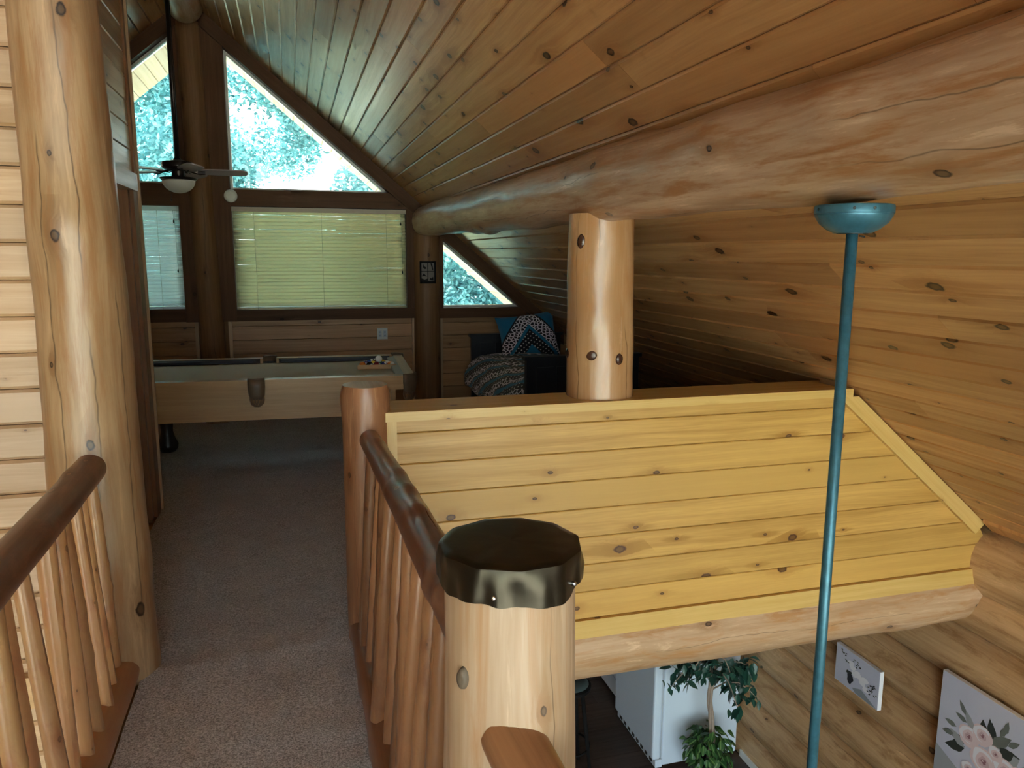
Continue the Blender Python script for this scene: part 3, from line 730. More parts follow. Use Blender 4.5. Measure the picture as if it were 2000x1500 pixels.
# ------------------------------------------------------------------ blinds, switch plate, detector, plaque
def blind(label, x0, x1, z0, z1, mat, y, group='window blinds on the gable'):
    b = thing('window_blind', label, 'blind', ((x0+x1)/2, y, z1), group=group)
    n = 27; pitch = (z1-.045-z0-.02)/n
    mb = MB(); mb.box(x0, x1, y-.03, y+.03, z1-.04, z1); mb.build('headrail', 'blind_rail' if 'cream' in mat else mat, b)
    mb = MB(); mb.box(x0+.005, x1-.005, y-.022, y+.022, z0, z0+.016); mb.build('bottom_rail', mat, b)
    sl = None; w = .046; an = math.radians(46.5 if 'cream' in mat else 42)
    for i in range(n):
        zc = z0+.03+pitch*(i+.5)
        if sl is None:
            mb = MB(); hx = (x1-x0)/2-.006; P, F = [], []
            for k in range(5):
                s = (k/4-.5)*w; P += [(-hx, s, .004*(1-(2*k/4-1)**2)), (hx, s, .004*(1-(2*k/4-1)**2))]
            for k in range(4): F.append([2*k, 2*k+1, 2*k+3, 2*k+2])
            mb.add(P, F); sl = mb.build('slat', mat, b, smooth=True, local=True)
            sm = sl.modifiers.new('thickness', 'SOLIDIFY'); sm.thickness = .002
            o = sl
        else:
            o = sl.copy(); COL.objects.link(o); o.parent = b
        o.location = (0, 0, zc-z1); o.rotation_euler = (an+RND.uniform(-.05, .05), RND.uniform(-.0015, .0015), 0)
    for fx in ((.12, .5, .88) if x1-x0 > 1.2 else (.2, .8)):
        mb = MB(); xx = x0+(x1-x0)*fx; mb.box(xx-.0012, xx+.0012, y-.026, y-.024, z0, z1-.04); mb.build('ladder_cord', 'blind_rail', b)
    for xx, zz in ((x1-.055, z1-.14), (x1-.045, z0+.35)):
        mb = MB(); mb.tube([(xx, y-.034, z1-.04), (xx, y-.034, zz+.02)], .001, 5); mb.lathe([(.002, .02), (.006, .01), (.007, -.005), (.004, -.012)], (xx, y-.034, zz), 10); mb.build('pull_cord', 'black', b)
    return b
blind('cream horizontal slat blind on the wide lower window', -.515, 1.116, 1.066, 2.03, 'blind_cream', GY+.012)
blind('white horizontal slat blind on the window left of the tall log', -2.60, -.965, 1.085, 2.025, 'blind_white', GY+.012)

sp = thing('switch_plate', 'pale square double outlet plate on the gable wall above the pool table', 'outlet', (.864, GY+.045, .80))
mb = MB(); mb.box(.812, .916, GY+.038, GY+.05, .744, .857); mb.build('plate', 'ivory', sp)
for dx in (-.024, .024):
    mb = MB(); mb.box(.864+dx-.015, .864+dx+.015, GY+.033, GY+.04, .768, .833); q = mb.build('receptacle', 'gasket', sp)
    mb = MB()
    for zz in (.783, .818): mb.box(.864+dx-.006, .864+dx-.003, GY+.0322, GY+.0335, zz-.006, zz+.006); mb.box(.864+dx+.003, .864+dx+.006, GY+.0322, GY+.0335, zz-.006, zz+.006)
    tag(mb.build('slots', 'darkgap', q, local=True), kind='stuff').location = (0, 0, 0)
mb = MB(); mb.lathe([(.058, 0), (.06, .012), (.055, .024), (.042, .028), (.04, .026), (.012, .027), (0, .027)], n=28)
sd = solo('smoke_detector', (0, 0, 0), 'round cream detector on the trim at the foot of the upper window', 'detector', mb, 'ivory', smooth=True, sharp=40)
sd.rotation_euler = (math.pi/2, 0, 0); sd.location = (-.51, GY-.052, 2.125)
pq = thing('wall_plaque', 'small black framed plaque hung on the short log post', 'plaque', (1.302, GY-.17, 1.42))
mb = MB()
for a in ((1.222, 1.238, 1.312, 1.53), (1.366, 1.382, 1.312, 1.53), (1.222, 1.382, 1.312, 1.336), (1.222, 1.382, 1.512, 1.53)): mb.box(a[0], a[1], GY-.178, GY-.160, a[2], a[3])
mb.build('frame', 'black', pq)
mb = MB(); mb.box(1.299, 1.305, GY-.176, GY-.162, 1.336, 1.512); mb.box(1.238, 1.366, GY-.176, GY-.162, 1.428, 1.434); mb.build('muntin', 'black', pq)
mb = MB(); mb.box(1.236, 1.368, GY-.166, GY-.160, 1.334, 1.514); mb.build('backing', 'plaqueback', pq)
mb = MB()
for poly in ([(1.255, 1.475), (1.262, 1.5), (1.27, 1.48), (1.285, 1.47), (1.288, 1.455), (1.265, 1.455)], [(1.33, 1.51), (1.345, 1.51), (1.358, 1.44), (1.35, 1.44)], [(1.242, 1.385), (1.262, 1.41), (1.272, 1.402), (1.292, 1.378), (1.27, 1.388)], [(1.315, 1.345), (1.33, 1.37), (1.34, 1.36), (1.355, 1.38), (1.36, 1.34)], [(1.24, 1.338), (1.24, 1.362), (1.27, 1.352), (1.298, 1.36), (1.298, 1.338)]):
    mb.prism(poly, GY-.172, GY-.166)
tag(mb.build('silhouette', 'black', pq), kind='stuff')

# ------------------------------------------------------------------ bronze ceiling fan over the pool table
FX, FY = -.785, 6.4
fan = thing('ceiling_fan', 'dark bronze ceiling fan with frosted bowl light over the pool table', 'ceiling fan', (FX, FY, 3.57))
mb = MB(); mb.lathe([(.068, 0), (.07, -.03), (.055, -.06), (.02, -.075), (.014, -.08)], (FX, FY, 3.59), 20); mb.build('canopy', 'bronze', fan, smooth=True, sharp=40)
mb = MB(); mb.tube([(FX, FY, 3.53), (FX, FY, 2.30)], .0145, 12); mb.build('downrod', 'bronze', fan, smooth=True)
mb = MB(); mb.tube([(FX+.017, FY-.004, 3.53), (FX+.019, FY-.006, 2.9), (FX+.016, FY-.004, 2.31)], .003, 6); mb.build('cable', 'black', fan, smooth=True)
mb = MB(); mb.lathe([(.02, .045), (.028, .03), (.06, .02), (.105, .012), (.112, 0), (.112, -.028), (.10, -.040), (.055, -.05), (.045, -.052)], (FX, FY, 2.26), 32); mb.build('motor_housing', 'bronze', fan, smooth=True, sharp=35)
mb = MB(); mb.lathe([(.045, 0), (.046, -.045), (.04, -.055)], (FX, FY, 2.212), 20); mb.build('switch_housing', 'bronze', fan, smooth=True, sharp=35)
mb = MB(); mb.lathe([(.04, 0), (.13, -.004), (.132, -.012), (.120, -.022), (.118, -.024)], (FX, FY, 2.162), 32); lk_ = mb.build('light_fitter', 'bronze', fan, smooth=True, sharp=35)
prof = [(.117*math.cos(a), -.095*math.sin(a)) for a in [i*math.pi/2/9 for i in range(10)]]; prof[-1] = (0., -.095)
mb = MB(); mb.lathe(prof, (FX, FY, 2.14), 32); mb.build('glass_bowl', 'frost', fan, smooth=True)
mb = MB(); mb.tube([(FX-.055, FY-.03, 2.13), (FX-.055, FY-.03, 2.0)], .0015, 5); mb.lathe([(0, .01), (.005, .005), (.006, -.008), (0, -.013)], (FX-.055, FY-.03, 1.995), 8); mb.build('pull_chain', 'bronze', fan)
for i in range(5):
    a0 = math.radians(4+72*i)
    rot = Matrix.Rotation(a0, 4, 'Z'); pit = Matrix.Rotation(math.radians(-13), 4, 'X')
    outline = [(.135, -.042), (.20, -.056), (.36, -.062), (.455, -.060), (.490, -.040), (.497, 0), (.490, .040), (.455, .060), (.36, .062), (.20, .056), (.135, .042)]
    mb = MB(); n = len(outline)
    V0 = [rot @ pit @ Vector((p[0], p[1], .004)) for p in outline]+[rot @ pit @ Vector((p[0], p[1], -.004)) for p in outline]
    F0 = [list(range(n)), list(range(2*n-1, n-1, -1))]+[[k, k+n, (k+1) % n+n, (k+1) % n] for k in range(n)]
    mb.add([v+Vector((FX, FY, 2.207)) for v in V0], F0); bl = mb.build('blade', 'fanblade', fan)
    mb = MB()
    for s in (-1, 1): mb.tube([Vector((FX, FY, 2.207))+rot @ Vector(p) for p in ((.05, s*.012, .006), (.10, s*.03, -.004), (.15, s*.026, -.012*s-.006), (.19, s*.02, -.006*s-.007))], .005, 6)
    mb.build('blade_iron', 'bronze', bl, local=True).location = (0, 0, 0)

# ------------------------------------------------------------------ verdigris fan hung from the purlin
TX, TY = 1.313, 1.6
tf = thing('ceiling_fan', 'verdigris blue fan mount with long downrod hung from the big purlin log', 'ceiling fan', (TX, TY, 1.715))
mb = MB(); mb.lathe([(.088, 0), (.0905, -.004), (.0905, -.020), (.0885, -.0215), (.0885, -.0235), (.088, -.026), (.078, -.043), (.060, -.058), (.046, -.0645), (.044, -.0665), (.030, -.0665), (.022, -.062)], (TX, TY, 1.720), 48); cn = mb.build('canopy', 'teal', tf, smooth=True, sharp=35)
for a in (-2.25, -1.75, -3.3):
    mb = MB(); mb.lathe([(0, .002), (.0035, .0015), (.004, -.002)], n=8); s_ = mb.build('screw', 'tealdark', cn); s_.rotation_euler = (math.pi/2, 0, a+math.pi/2); s_.location = (TX+.0905*math.cos(a), TY+.0905*math.sin(a), 1.709)
    s_.parent = cn; s_.location = Vector(s_.location)-Vector((0, 0, 0))
mb = MB(); mb.lathe([(.036, .0), (.036, -.004), (.016, -.004)], (TX, TY, 1.656), 24); mb.build('hanger_ball', 'tealdark', tf, smooth=True, sharp=35)
mb = MB(); mb.tube([(TX, TY, 1.665), (TX, TY, -.42)], .0138, 20); mb.build('downrod', 'teal', tf, smooth=True)
mb = MB(); mb.tube([(TX+.010, TY-.014, 1.647), (TX+.026, TY-.012, 1.645)], .0022, 6); mb.build('pin', 'tealdark', tf)
mb = MB(); mb.lathe([(.02, .06), (.04, .05), (.10, .03), (.14, .0), (.14, -.06), (.10, -.10), (.06, -.12)], (TX, TY, -.46), 32); mb.build('motor_housing', 'teal', tf, smooth=True, sharp=35)
for i in range(5):
    rot = Matrix.Rotation(math.radians(20+72*i), 4, 'Z'); pit = Matrix.Rotation(math.radians(-12), 4, 'X')
    outline = [(.12, -.04), (.22, -.06), (.56, -.068), (.60, -.03), (.60, .03), (.56, .068), (.22, .06), (.12, .04)]; n = 8
    mb = MB(); mb.add([rot @ pit @ Vector((p[0], p[1], s*.004))+Vector((TX, TY, -.53)) for s in (1, -1) for p in outline], [list(range(n)), list(range(2*n-1, n-1, -1))]+[[k, k+n, (k+1) % n+n, (k+1) % n] for k in range(n)])
    mb.build('blade', 'fanblade', tf)

# ------------------------------------------------------------------ pool table (local frame: length along x)
PT = thing('pool_table', 'oak pool table with tan felt and leather drop pockets', 'pool table', (-.235, 6.15, 0), math.radians(-3.0))
HL, HW, TOP = 1.10, .615, .735
def pbox(name, x0, x1, y0, y1, z0, z1, mat, seed=0, parent=PT):
    mb = MB(); mb.box(x0, x1, y0, y1, z0, z1, seed=seed); return mb.build(name, mat, parent, local=True)
pbox('playing_surface', -HL+.10, HL-.10, -HW+.10, HW-.10, TOP-.075, TOP-.038, 'felt')
for s in (-1, 1):
    for xa, xb in ((-HL+.085, -.055), (.055, HL-.085)):
        rl = pbox('rail', xa, xb, s*HW-(.075 if s > 0 else 0), s*HW+(.075 if s < 0 else 0), TOP-.10, TOP, 'oak', 61+s)
        mb = MB(); yi = s*(HW-.075); yo = s*(HW-.13)
        P = [(xa+.02, yi, TOP-.003), (xb-.02, yi, TOP-.003), (xb-.045, yo, TOP-.012), (xa+.045, yo, TOP-.012), (xa+.02, yi, TOP-.045), (xb-.02, yi, TOP-.045), (xb-.045, yo, TOP-.030), (xa+.045, yo, TOP-.030)]
        mb.add(P, [(0, 1, 2, 3), (3, 2, 6, 7), (7, 6, 5, 4), (0, 3, 7, 4), (1, 5, 6, 2), (0, 4, 5, 1)]); mb.build('cushion', 'feltshade', rl, local=True)
    rl = pbox('rail', s*HL-(.075 if s > 0 else 0), s*HL+(.075 if s < 0 else 0), -HW+.085, HW-.085, TOP-.10, TOP, 'oak', 64+s)
    mb = MB(); xi = s*(HL-.075); xo = s*(HL-.13); ya, yb = -HW+.10, HW-.10
    P = [(xi, ya, TOP-.003), (xi, yb, TOP-.003), (xo, yb-.03, TOP-.012), (xo, ya+.03, TOP-.012), (xi, ya, TOP-.045), (xi, yb, TOP-.045), (xo, yb-.03, TOP-.030), (xo, ya+.03, TOP-.030)]
    mb.add(P, [(0, 1, 2, 3), (3, 2, 6, 7), (7, 6, 5, 4), (0, 3, 7, 4), (1, 5, 6, 2), (0, 4, 5, 1)]); mb.build('cushion', 'feltend', rl, local=True)
for s in (-1, 1):
    pbox('apron', -HL+.14, HL-.14, s*(HW-.085)-(.03 if s > 0 else 0), s*(HW-.085)+(.03 if s < 0 else 0), TOP-.30, TOP-.10, 'oak', 70+s)
    pbox('apron', s*(HL-.14)-(.03 if s > 0 else 0), s*(HL-.14)+(.03 if s < 0 else 0), -HW+.055, HW-.055, TOP-.30, TOP-.10, 'oak', 74+s)
def pocket(x, y, ang, mid):
    """leather shield outside the rail with a net bag under it"""
    R = Matrix.Rotation(ang, 4, 'Z'); O = Vector((x, y, 0)); T = lambda p: O+(R @ Vector(p))
    mb = MB(); n = 12; P, F = [], []
    w0 = .052 if mid else .062
    for zt, ww in ((TOP+.006, 1.), (TOP-.05, 1.), (TOP-.105, .9), (TOP-.135, .62)):
        for k in range(n+1):
            a = -math.pi*.5+math.pi*k/n; P.append(T((math.cos(a)*w0*.55*ww+.006, math.sin(a)*w0*ww, zt)))
    for i in range(3):
        for k in range(n): F.append([i*(n+1)+k, i*(n+1)+k+1, (i+1)*(n+1)+k+1, (i+1)*(n+1)+k])
    mb.add(P, F); pk = mb.build('pocket', 'leather', PT, smooth=True, local=True)
    sm = pk.modifiers.new('thickness', 'SOLIDIFY'); sm.thickness = .007
    mb = MB(); mb.tube([T((math.cos(a)*w0*.6+.004, math.sin(a)*w0*1.02, TOP+.008)) for a in [-.5*math.pi+math.pi*k/10 for k in range(11)]], .006, 6); mb.build('pocket_rim', 'leather', pk, smooth=True, local=True)
    mb = MB()
    for k in range(9):
        a = -math.pi*.55+math.pi*1.1*k/8
        pts = [T((math.cos(a+tw)*w0*.5*f_+.004, math.sin(a+tw)*w0*.9*f_, z_)) for f_, z_, tw in ((.95, TOP-.105, 0), (1.02, TOP-.14, .2), (.85, TOP-.17, .35), (.35, TOP-.188, .5))]
        pts2 = [T((math.cos(a-tw)*w0*.5*f_+.004, math.sin(a-tw)*w0*.9*f_, z_)) for f_, z_, tw in ((.95, TOP-.105, 0), (1.02, TOP-.14, .2), (.85, TOP-.17, .35), (.35, TOP-.188, .5))]
        mb.tube(pts, .0035, 5); mb.tube(pts2, .0035, 5)
    mb.build('net', 'net', pk, smooth=True, local=True)
    mb = MB(); mb.lathe([(.0, 0), (.05, .0), (.055, .003)], (x-.03*math.cos(ang), y-.03*math.sin(ang), TOP-.037), 16); mb.build('hole_shade', 'darkgap', pk, local=True)  # flat near-black disc stands in for shade down the pocket
for s in (-1, 1): pocket(0, s*(HW-.01), s*math.pi/2, True)
for sx in (-1, 1):
    for sy in (-1, 1): pocket(sx*(HL-.045), sy*(HW-.045), math.atan2(sy, sx), False)
for sx in (-1, 1):
    for sy in (-1, 1):
        mb = MB(); mb.lathe([(.055, 0), (.075, .025), (.082, .06), (.060, .11), (.045, .17), (.052, .25), (.085, .33), (.105, .40), (.10, .45)], (sx*(HL-.28), sy*(HW-.16), 0), 18); mb.build('leg', 'tableleg', PT, smooth=True, local=True)

def pt_world(x, y, z):
    a = math.radians(-3.0); return Vector((-.235+x*math.cos(a)-y*math.sin(a), 6.15+x*math.sin(a)+y*math.cos(a), z))
# triangle rack and balls near the right end
BR = .0285; fz = TOP-.038; rc = (.86, .10)
rk = MB(); rin = 5*BR*2*.5*1.0
tri = [(-.155, -.115), (.155, -.115), (0., .165)]
def inset(pts, w):
    out = []; n = len(pts)
    for i in range(n):
        p0, p1, p2 = Vector(pts[i-1]), Vector(pts[i]), Vector(pts[(i+1) % n]); d1, d2 = (p1-p0).normalized(), (p2-p1).normalized()
        n1, n2 = Vector((-d1.y, d1.x)), Vector((-d2.y, d2.x)); b = (n1+n2).normalized(); out.append(p1+b*(w/b.dot(n1)))
    return out
ti = inset(tri, .013)
P = [(*p, 0) for p in tri]+[(*p, 0) for p in ti]+[(*p, .036) for p in tri]+[(*p, .036) for p in ti]; F = []
for i in range(3):
    j = (i+1) % 3; F += [[i, j, 6+j, 6+i], [3+j, 3+i, 9+i, 9+j], [6+i, 6+j, 9+j, 9+i], [j, i, 3+i, 3+j]]
rk.add(P, F); rko = rk.build('ball_rack', 'rackwood'); rko.location = pt_world(rc[0], rc[1], fz+.001); rko.rotation_euler = (0, 0, math.radians(-3))
bv = rko.modifiers.new('ease', 'BEVEL'); bv.width = .004; bv.segments = 2
tag(rko, 'wooden triangle rack full of balls on the pool table', 'ball rack')
def ballmat(name, col, stripe):
    t = NT(name); tc = t.sep(t.new('ShaderNodeTexCoord').outputs['Object'])
    f = t.mr(t.math('ABSOLUTE', tc[2]), BR*.52, BR*.56, 1., 0.) if stripe else 1.
    c = t.mix(f, (.80, .78, .70), col)
    dd = t.math('SQRT', t.math('ADD', t.math('MULTIPLY', tc[0], tc[0]), t.math('MULTIPLY', tc[2], tc[2])))
    c = t.mix(t.mr(dd, BR*.34, BR*.37, 1., 0.), c, (.82, .80, .74))
    t.lk(c, t.bsdf.inputs['Base Color']); t.bsdf.inputs['Roughness'].default_value = .1; return t.m
def sphere():
    mb = MB(); prof = [(BR*math.sin(math.pi*i/14), BR*-math.cos(math.pi*i/14)) for i in range(15)]; prof[0] = (0, -BR); prof[-1] = (0, BR)
    mb.lathe(prof, n=24); return mb
cols = [('orange', (.75, .20, .03), False), ('black', (.012, .012, .014), False), ('maroon', (.20, .02, .02), False), ('navy', (.02, .03, .14), True), ('orange', (.75, .20, .03), True),
        ('purple', (.08, .02, .12), False), ('yellow', (.80, .50, .03), True), ('green', (.02, .16, .07), False), ('red', (.55, .03, .03), True), ('blue', (.02, .06, .30), False),
        ('maroon', (.20, .02, .02), True), ('yellow', (.80, .50, .03), False), ('black', (.03, .02, .05), True), ('red', (.55, .03, .03), False), ('green', (.02, .16, .07), True)]
pos = []
for r_ in range(5):
    for c_ in range(5-r_): pos.append(((c_-(4-r_)/2)*2*BR*.985, -.072+r_*BR*1.70))
rowname = ['front row of the rack', 'second row of the rack', 'middle row of the rack', 'fourth row of the rack', 'tip of the rack']
ri = [0]*5+[1]*4+[2]*3+[3]*2+[4]
side = {5: ['left end', 'second from the left', 'centre', 'second from the right', 'right end'], 4: ['left end', 'left of centre', 'right of centre', 'right end'], 3: ['left', 'centre', 'right'], 2: ['left', 'right'], 1: ['']}
base = None; ci = 0; prev = None
for k, ((bx, by), (nm, cc, stp)) in enumerate(zip(pos, cols)):
    mt = ballmat('ball_%s_%s' % (nm, 'stripe' if stp else 'solid'), cc, stp)
    mb = sphere(); o = mb.build('billiard_ball', mt, smooth=True)
    o.location = pt_world(rc[0]+bx, rc[1]+by, fz+BR); o.rotation_euler = (RND.uniform(-.9, .9), RND.uniform(0, 6), RND.uniform(-.8, .8))
    cnt = ri.count(ri[k]); first = ri.index(ri[k]); sd_ = side[cnt][k-first]
    tag(o, ('%s %s ball, %s, %s' % (nm, 'striped' if stp else 'solid', rowname[ri[k]], sd_)).rstrip(', '), 'pool ball', 'balls in the triangle rack')
mb = sphere(); o = mb.build('billiard_ball', plain('ball_cue', (.82, .80, .74), .12), smooth=True); o.location = pt_world(rc[0]+.018, rc[1]-.072+BR*.85, fz+BR*2.62)
tag(o, 'white cue ball resting on top of the racked balls', 'pool ball')

# ------------------------------------------------------------------ bed, comforter, pillow
BX0, BX1, HBY, FBY = 1.765, 2.735, GY-.06, 5.80
bed = thing('bed', 'black wooden bed under the sloped ceiling behind the half wall', 'bed', ((BX0+BX1)/2, 6.8, 0))
def bb(name, *a, mat='blackpaint', par=bed):
    mb = MB(); mb.box(*a); return mb.build(name, mat, par)
for nm, yy, zt in (('headboard', HBY, .785), ('footboard', FBY, .80)):
    h = bb(nm, BX0+.05, BX1-.05, yy-.015, yy+.015, .20, zt-.03)
    for k in range(5): q = bb('panel_slat', BX0+.09+k*.165, BX0+.09+k*.165+.14, yy-.022, yy+.022, .24, zt-.09, par=h); q.location = (0, 0, 0)
    bb('post', BX0, BX0+.055, yy-.03, yy+.03, 0, zt-.025); bb('post', BX1-.055, BX1, yy-.03, yy+.03, 0, zt-.025)
    bb('top_rail', BX0-.02, min(BX1+.02, (RA-zt)/RS-.01), yy-.045, yy+.045, zt-.028, zt)
bb('side_rail', BX0+.015, BX0+.04, FBY, HBY, .22, .36); bb('side_rail', BX1-.04, BX1-.015, FBY, HBY, .22, .36)
mb = MB(); mb.box(BX0+.05, BX1-.05, FBY+.05, HBY-.04, .30, .50); mt_ = mb.build('mattress', 'mattress', bed); bvm = mt_.modifiers.new('round', 'BEVEL'); bvm.width = .05; bvm.segments = 3

def quiltmat(name, pillow):
    t = NT(name); uv = t.sep(t.new('ShaderNodeUVMap').outputs[0]); u, v = uv[0], uv[1]
    if pillow: k = t.math('ADD', t.math('MULTIPLY', t.math('ABSOLUTE', t.math('SUBTRACT', u, .5)), 1.55), t.math('SUBTRACT', v, .1))
    else:
        ax = t.math('MULTIPLY', t.math('ABSOLUTE', t.math('SUBTRACT', t.math('FRACT', t.math('MULTIPLY', v, .5)), .5)), 2.)
        k = t.math('FRACT', t.math('ADD', t.math('MULTIPLY', u, 3.4), t.math('MULTIPLY', v, 2.3)))
    vo = t.new('ShaderNodeTexVoronoi', voronoi_dimensions='2D', feature='DISTANCE_TO_EDGE'); t.lk(t.vec(u, v), vo.inputs['Vector']); vo.inputs['Scale'].default_value = 17 if pillow else 20
    gir = t.mix(t.mr(vo.outputs['Distance'], .13, .19, 0., 1.), (.90, .87, .92), (.018, .016, .026))
    du = t.math('SUBTRACT', t.math('FRACT', t.math('MULTIPLY', t.math('ADD', u, v), 11. if pillow else 15.)), .5); dv = t.math('SUBTRACT', t.math('FRACT', t.math('MULTIPLY', t.math('SUBTRACT', u, v), 11. if pillow else 15.)), .5)
    dots = t.mix(t.mr(t.math('SQRT', t.math('ADD', t.math('MULTIPLY', du, du), t.math('MULTIPLY', dv, dv))), .17, .22, 0., 1.), (.82, .80, .74), (.010, .010, .014))
    blue = (.018, .20, .38)
    def band(a, b): return t.math('MULTIPLY', t.math('GREATER_THAN', k, a), t.math('LESS_THAN', k, b))
    if pillow:
        c = t.mix(t.math('GREATER_THAN', k, .52), dots, blue); c = t.mix(t.math('GREATER_THAN', k, .62), c, gir)
        c = t.mix(t.math('GREATER_THAN', k, 1.02), c, (.010, .010, .016)); c = t.mix(t.math('GREATER_THAN', k, 1.07), c, blue)
        c = t.mix(t.math('LESS_THAN', k, .18), c, blue)
    else:
        c = t.mix(t.math('GREATER_THAN', k, .20), blue, (.012, .012, .018)); c = t.mix(t.math('GREATER_THAN', k, .25), c, gir); c = t.mix(t.math('GREATER_THAN', k, .66), c, dots)
    t.lk(c, t.bsdf.inputs['Base Color']); t.bsdf.inputs['Roughness'].default_value = .85; t.bsdf.inputs['Sheen Weight'].default_value = .2
    return t.m
M['quilt'] = quiltmat('patterned_quilt', False); M['sham'] = quiltmat('patterned_sham', True)
# comforter: cross-section draped over the mattress, hanging on the left side
sec = [(BX0-.045, .255), (BX0-.065, .33), (BX0-.055, .42), (BX0-.01, .50), (BX0+.08, .555), (BX0+.22, .585), (BX0+.45, .595), (BX0+.70, .585), (BX0+.86, .555), (BX1-.03, .49)]
NYC = 60; P, F, U = [], [], []; sub = []
for i in range(len(sec)-1):
    for k in range(4):
        f_ = k/4; sub.append((sec[i][0]+(sec[i+1][0]-sec[i][0])*f_, sec[i][1]+(sec[i+1][1]-sec[i][1])*f_))
sub.append(sec[-1]); ns = len(sub)
for j in range(NYC+1):
    yy = FBY+.06+(HBY-.05-FBY-.06)*j/NYC; end = min(1., min(j, NYC-j)/5)
    for i, (sx_, sz_) in enumerate(sub):
        wv = .022*noise.noise(Vector((i*.17, yy*4, 2)))+.012*noise.noise(Vector((i*.4, yy*9, 5)))
        edge = (1-min(1, i/10))
        P.append((sx_-wv*edge*1.2, yy, .25+(sz_-.25+wv)*(1-.10*(1-end)**2)+(.012*math.sin(yy*11) if i < 3 else 0)))
for j in range(NYC):
    for i in range(ns-1):
        q = [j*ns+i, j*ns+i+1, (j+1)*ns+i+1, (j+1)*ns+i]; F.append(q)
        U.append([((b % ns)*.034, (b//ns)*.032) for b in q])
mb = MB(); mb.add(P, F, U)
cf = solo('comforter', ((BX0+BX1)/2, 6.8, .5), 'black blue and white patterned comforter draped over the black bed', 'comforter', mb, 'quilt', smooth=True)
sm = cf.modifiers.new('thickness', 'SOLIDIFY'); sm.thickness = .022; sm.offset = 1
# pillow
mb = MB(); n = 26; P, F, U = [], [], []
for side_ in (1, -1):
    for j in range(n+1):
        for i in range(n+1):
            a, b = i/n*2-1, j/n*2-1
            pin = 1-.10*(1-abs(a)**2)*0-.07*(b*b)*(1-a*a)-0
            ex, ez = a*(1-.10*(1-b*b)*-0-.09*(1-b*b)*abs(a)**6), b*(1-.09*(1-a*a)*abs(b)**6)
            th = .125*(max(0, (1-a**4))*max(0, (1-b**4)))**.55+.008*noise.noise(Vector((a*3, b*3, side_)))
            P.append((ex*.31, side_*-th if side_ > 0 else th*.7, ez*.235)); U.append(None)
def pv(i, j, s): return (0 if s > 0 else (n+1)**2)+j*(n+1)+i
Ff, Uf = [], []
for s in (1, -1):
    for j in range(n):
        for i in range(n):
            q = [(i, j), (i+1, j), (i+1, j+1), (i, j+1)]
            if s < 0: q = q[::-1]
            Ff.append([pv(a, b, s) for a, b in q]); Uf.append([(a/n, b/n) for a, b in q])
mb.add(P, Ff, Uf)
po = mb.build('pillow', 'sham', smooth=True); po.location = (2.305, 7.50, .775); po.rotation_euler = (math.radians(-16), math.radians(-7), math.radians(-4))
tag(po, 'plump patterned pillow with blue corners propped on the bed', 'pillow')

# ------------------------------------------------------------------ lower room: refrigerator, range, stool, ficus, paintings
fr = thing('refrigerator', 'white refrigerator standing below the loft edge log', 'refrigerator', (3.05, 5.5, LOW))
def fb(nm, *a, mat='enamel', bev=.012, par=None):
    mb = MB(); mb.box(*a); o = mb.build(nm, mat, par or fr)
    if bev: b = o.modifiers.new('bevel', 'BEVEL'); b.width = bev; b.segments = 2
    if par and par is not fr: o.location = (0, 0, 0)
    return o
fb('body', 2.745, 3.43, 5.12, 5.90, LOW+.03, LOW+1.68)
d1 = fb('freezer_door', 2.66, 2.735, 5.125, 5.895, LOW+1.18, LOW+1.68, bev=.018); fb('handle', 2.62, 2.66, 5.83, 5.86, LOW+1.22, LOW+1.5, par=d1)
d2 = fb('door', 2.66, 2.735, 5.125, 5.895, LOW+.085, LOW+1.165, bev=.018); fb('handle', 2.62, 2.66, 5.83, 5.86, LOW+.75, LOW+1.12, par=d2)
fb('gasket', 2.734, 2.746, 5.135, 5.885, LOW+.09, LOW+1.67, mat='gasket', bev=0)
gr = fb('kick_grille', 2.69, 2.75, 5.13, 5.89, LOW+.01, LOW+.078, mat='enamel', bev=.004)
for k in range(8): q = fb('louver', 2.684, 2.692, 5.19+k*.085, 5.23+k*.085, LOW+.03, LOW+.062, mat='darkgap', bev=0, par=gr)
fb('foot', 2.70, 2.74, 5.135, 5.17, LOW, LOW+.03, mat='darkgap', bev=0); fb('foot', 2.70, 2.74, 5.85, 5.885, LOW, LOW+.03, mat='darkgap', bev=0)
fb('hinge', 2.70, 2.76, 5.13, 5.16, LOW+.078, LOW+.088, mat='gasket', bev=0)
rg = thing('kitchen_range', 'white kitchen range just behind the refrigerator', 'stove', (3.1, 6.4, LOW))
def gb(nm, *a, mat='enamel', par=rg, bev=.008):
    mb = MB(); mb.box(*a); o = mb.build(nm, mat, par)
    if bev: b = o.modifiers.new('bevel', 'BEVEL'); b.width = bev; b.segments = 2
    if par is not rg: o.location = (0, 0, 0)
    return o
gb('body', 2.79, 3.43, 6.02, 6.78, LOW+.04, LOW+.90); gb('drawer', 2.765, 2.79, 6.03, 6.77, LOW+.05, LOW+.22)
od = gb('oven_door', 2.76, 2.79, 6.03, 6.77, LOW+.235, LOW+.76); gb('oven_window', 2.757, 2.762, 6.15, 6.65, LOW+.40, LOW+.62, mat='darkgap', par=od, bev=0); gb('handle', 2.715, 2.735, 6.10, 6.70, LOW+.68, LOW+.705, par=od)
gb('cooktop', 2.77, 3.43, 6.02, 6.78, LOW+.90, LOW+.92); gb('control_panel', 3.34, 3.43, 6.02, 6.78, LOW+.92, LOW+1.12); gb('foot', 2.82, 2.87, 6.05, 6.10, LOW, LOW+.04, mat='darkgap')
